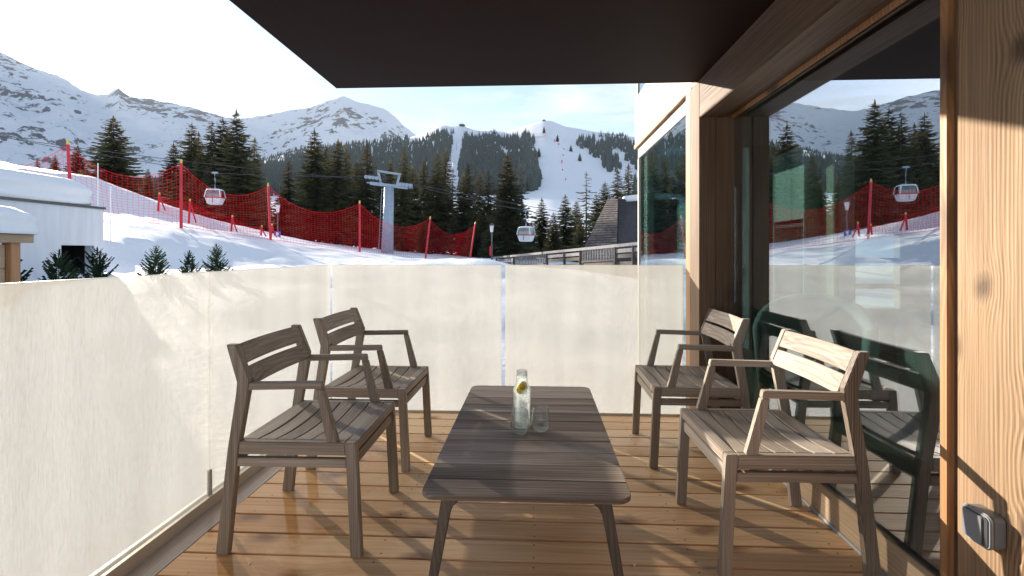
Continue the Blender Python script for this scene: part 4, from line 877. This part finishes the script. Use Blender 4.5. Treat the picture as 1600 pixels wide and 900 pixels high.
def tree(px, yt, D, var, lab, wscale=1.0, group='tall spruces standing behind the net'):
    t = W(px, yt, D); g = gz(t.x, t.y) if D < 118 else float(hill_z(np.array(float(px)), np.array(float(D))))
    h = t.z - g; o = empty('spruce_tree', (t.x, t.y, g - .1), rnd.uniform(0, 6.28)); tag(o, lab, 'spruce tree', group)
    a = link('trunk', trunk, o); a.scale = (h, h, h); b = link('crown', crowns[var], o); b.scale = (h * wscale * 1.25, h * wscale * 1.25, h)
    o.rotation_euler = (R(rnd.uniform(-1.5, 1.5)), R(rnd.uniform(-1.5, 1.5)), rnd.uniform(0, 6.28)); return o
TREES = [
 (178, 181, 75, 2, 'broad spruce standing alone above the hut between hut and net', 1.35), (120, 226, 90, 2, 'hazy round-topped spruce behind the post beside the hut', 1.2), (85, 240, 95, 0, None, 1), (60, 246, 100, 1, None, 1), (232, 262, 100, 0, None, 1),
 (272, 222, 80, 0, None, 1.1), (297, 190, 76, 0, None, 1), (309, 205, 86, 3, None, 1), (326, 186, 78, 1, None, 1), (348, 181, 76, 0, None, 1.05), (360, 200, 88, 3, None, 1), (375, 171, 72, 0, 'tallest dark spruce of the clump behind the hanging gondola', 1.05), (395, 215, 84, 3, None, 1), (312, 235, 74, 2, None, 1), (335, 240, 72, 2, None, 1), (385, 250, 76, 2, None, 1),
 (450, 248, 84, 1, None, 1.1), (470, 270, 90, 2, None, 1), (490, 199, 74, 0, 'tall spruce rising above its neighbours between two net posts', 1.0), (512, 225, 80, 1, None, 1), (524, 217, 76, 0, None, 1), (545, 228, 82, 3, None, 1), (556, 250, 90, 2, None, 1), (572, 222, 80, 3, None, 1.05), (592, 262, 86, 1, None, 1.1), (612, 250, 88, 0, None, 1), (628, 228, 80, 3, None, 1), (645, 258, 84, 2, None, 1), (662, 246, 88, 1, None, 1), (685, 236, 80, 3, None, 1), (693, 229, 86, 3, None, 1), (675, 275, 90, 2, None, 1),
 (706, 262, 84, 4, None, .8), (734, 252, 82, 1, None, 1), (722, 270, 78, 0, None, 1), (748, 266, 84, 3, None, 1), (763, 264, 78, 1, None, 1), (779, 285, 76, 2, None, 1), (795, 236, 70, 0, 'tall spruce with a brown-tinged top behind the street lamp', 1.0), (818, 256, 72, 4, None, 1), (808, 290, 80, 2, None, 1), (846, 308, 88, 0, None, 1.1), (865, 330, 80, 2, None, 1), (884, 303, 84, 0, None, 1.15), (900, 312, 92, 2, None, 1), (916, 267, 74, 4, 'sparse spruce with open branches in front of the piste', 1.1), (930, 300, 80, 0, None, 1), (948, 282, 84, 2, None, 1), (968, 262, 76, 1, None, 1), (984, 256, 78, 3, None, 1), (1010, 262, 80, 0, None, 1), (1040, 258, 82, 1, None, 1), (830, 345, 76, 2, None, 1), (770, 330, 72, 2, None, 1.1), (740, 335, 74, 2, None, 1.1), (660, 330, 78, 2, None, 1), (600, 325, 80, 2, None, 1.1), (535, 310, 78, 2, None, 1), (470, 315, 80, 2, None, 1.1), (905, 345, 74, 2, None, 1), (415, 285, 90, 2, None, 1), (440, 290, 88, 0, None, 1)]
for px, yt, D, var, lab, ws in TREES:
    if lab is None:
        if px < 240: lab = 'small hazy spruce on the skyline of the snow bank behind the hut'
        elif px < 405: lab = 'dark spruce in the clump behind the gondola above the net'
        elif px < 600: lab = 'green spruce in the row between the red net posts and lift pylon'
        elif px < 720: lab = 'spruce in the row between lift pylon and the narrow lift cutting'
        elif px < 840: lab = 'spruce in the group behind the street lamp and low gondola'
        else: lab = 'spruce in the group below the piste by the shingled roof'
    tree(px, yt, D, var, lab, ws)

# ---- young firs just outside the railing
fircr = [crown_mesh(21, M['fir'], Rr=.30, droop=-.25, dens=.75, ragged=.3, bare=.1), crown_mesh(22, M['fir'], Rr=.36, droop=-.35, dens=.6, ragged=.4, bare=.1)]
for px, yt, D, var, ws, lab in ((8, 388, 9.0, 1, 1.1, 'young fir with spreading branches before the timber shelter'), (92, 390, 9.6, 1, 1.1, 'bare-topped young fir before the hut doorway'), (152, 386, 10.2, 1, 1.05, 'forked young fir beside the hut doorway corner'), (243, 383, 11.2, 0, 1.15, 'young fir tip above the left railing, second nearest the railing joint'), (296, 391, 11.4, 0, 1.0, 'smallest young fir tip above the left railing'), (338, 381, 11.7, 0, 1.1, 'young fir tip poking up just past the railing joint')):
    t = W(px, yt, D); h = 1.35; g = t.z - h; o = empty('young_fir', (t.x, t.y, g), rnd.uniform(0, 6)); tag(o, lab, 'fir tree', 'young firs outside the railing')
    a = link('trunk', trunk, o); a.scale = (h, h, h * .98); b = link('crown', fircr[var], o); b.scale = (h * ws, h * ws, h)

# ---- far wood on the ski hill (one mass) and lone trees at its edges
def inpoly(x, y_, P):
    c = False; j = len(P) - 1
    for i in range(len(P)):
        if (P[i][1] > y_) != (P[j][1] > y_) and x < (P[j][0] - P[i][0]) * (y_ - P[i][1]) / (P[j][1] - P[i][1]) + P[i][0]: c = not c
        j = i
    return c
PISTE = [(835, 190), (872, 190), (893, 207), (915, 214), (899, 222), (908, 236), (918, 250), (934, 262), (958, 274), (990, 290), (990, 380), (840, 380), (835, 310), (846, 284), (842, 266), (838, 250), (834, 236), (836, 222), (828, 214), (815, 204), (815, 190)]
CUT = [(712, 200), (724, 200), (722, 232), (716, 262), (718, 300), (690, 300), (698, 260), (706, 232)]
def y_of(px, D): return HY - (float(hill_z(np.array(px), np.array(D))) - HC) * F / D
fm_v, fm_f = [], []
def cone_tree(p, h, w, r):
    for lo, hi, ww in ((.08, .58, 1.0), (.30, .80, .74), (.55, 1.03, .48)):
        n = 6; b = len(fm_v); ph = r.random() * 6
        for k_ in range(n):
            q = ww * w * r.uniform(.7, 1.2); fm_v.append((p.x + q * math.cos(ph + 6.283 * k_ / n), p.y + q * math.sin(ph + 6.283 * k_ / n), p.z + h * (lo + r.uniform(-.05, .05))))
        fm_v.append((p.x, p.y, p.z + h * hi))
        for k_ in range(n): fm_f.append((b + k_, b + (k_ + 1) % n, b + n))
r = random.Random(99); cnt = 0
while cnt < 12000:
    px = r.uniform(180, 1120); D = r.uniform(440, 1225); y_ = y_of(px, D); ridge = float(np.interp(px, RX, RY))
    if inpoly(px, y_, PISTE) or inpoly(px, y_, CUT): continue
    dens = noise.noise(Vector((px * .03, y_ * .06, 2.2))) + .3 * noise.noise(Vector((px * .11, y_ * .16, 7)))
    gap = y_ - ridge
    if 640 < px < 745 and gap < 15 + 3 * dens: continue
    if 780 < px < 935 and gap < 12 + 5 * dens: continue
    if px > 870 and dens < -.10 + (.0 if y_ < 235 else .02): continue
    if px < 640 and gap < 2 and dens < 0: continue
    if 740 < px < 840 and dens < -.48: continue
    a = (px - CX) / F; h = r.uniform(11, 19) * (.8 if gap < 12 else 1.0)
    p = Vector((D * (-SY + a * CY), D * (CY + a * SY), float(hill_z(np.array(px), np.array(D))) - 2))
    cone_tree(p, h, h * r.uniform(.15, .22), r); cnt += 1
me = bpy.data.meshes.new('distant_spruce_wood'); me.from_pydata(fm_v, [], fm_f); me.materials.append(M['far_needle']); me.update()
tag(link('distant_spruce_wood', me), 'dense dark spruce wood covering the ski hill', 'wood', kind='stuff')
for px, yt, D in ((842, 218, 800), (871, 200, 1000), (892, 211, 900), (838, 224, 780), (906, 230, 800), (850, 205, 1080), (946, 232, 820), (958, 236, 780)):
    a = (px - CX) / F; z = float(hill_z(np.array(float(px)), np.array(float(D)))); o = empty('spruce_tree', (D * (-SY + a * CY), D * (CY + a * SY), z - 1)); tag(o, 'small lone spruce on the white piste edge high on the ski hill', 'spruce tree', 'lone spruces on the piste edge')
    h = 15; b = link('crown', crowns[2], o); b.scale = (h * 1.3, h * 1.3, h); b = link('trunk', trunk, o); b.scale = (h, h, h)
# ---- markers on the piste, huts and masts on the top
for px, y_ in ((851, 212), (866, 221), (873, 228), (881, 236), (880, 245), (878, 254), (879, 268), (884, 283)):
    D = 300.0
    while y_of(px, D) > y_ and D < 1240: D += 4
    a = (px - CX) / F; z = float(hill_z(np.array(float(px)), np.array(D)))
    h = 4.5 * D / 900
    tag(MB().tube([(0, 0, -1), (0, 0, h)], h * .22, 6).build('piste_marker', M['red'], None, loc=(D * (-SY + a * CY), D * (CY + a * SY), z)), 'small red piste marker in the line down the white piste', 'marker', 'red piste markers')
def summit(px, D, w, h, lab):
    a = (px - CX) / F; z = float(hill_z(np.array(float(px)), np.array(D))); o = empty('summit_station', (D * (-SY + a * CY), D * (CY + a * SY), z - 2)); tag(o, lab, 'building')
    MB().box(-w, w, -6, 6, 0, h).build('wall', M['logs'], o); MB().prism_y([(-w - 2, h + .05), (w + 2, h + .05), (w * .6, h + 2.5), (-w * .5, h + 3)], -7, 7).build('roof', M['room'], o)
summit(722, 1235., 6, 1.5, 'dark low lift station on the small snowy summit')
summit(850, 1240., 2.5, 1.5, 'tiny hut on top of the pointed white summit')
for px, D in ((748, 1150.), (731, 1200.), (713, 900.), (708, 640.)):
    a = (px - CX) / F; z = float(hill_z(np.array(float(px)), np.array(D))); o = empty('lift_mast', (D * (-SY + a * CY), D * (CY + a * SY), z - 1)); tag(o, 'thin distant lift mast standing by the narrow cutting', 'mast', 'distant lift masts')
    MB().tube([(0, 0, 0), (0, 0, 14)], [.6, .4], 6).build('mast', M['galv'], o); MB().box(-3, 3, -.4, .4, 13, 13.6).build('crossarm', M['galv'], o)

# ---- mountain air
m, nt, N_, L_ = newmat('mountain_air')
ov = N_.new('ShaderNodeOutputMaterial'); pv = N_.new('ShaderNodeVolumePrincipled'); L_.new(pv.outputs[0], ov.inputs['Volume'])
pv.inputs['Color'].default_value = (0.80, 0.88, 1.0, 1); pv.inputs['Density'].default_value = 5e-5; pv.inputs['Anisotropy'].default_value = 0.0
tag(MB().box(-12000, 12000, -12000, 12000, -5, 2150).build('haze', m), kind='stuff')
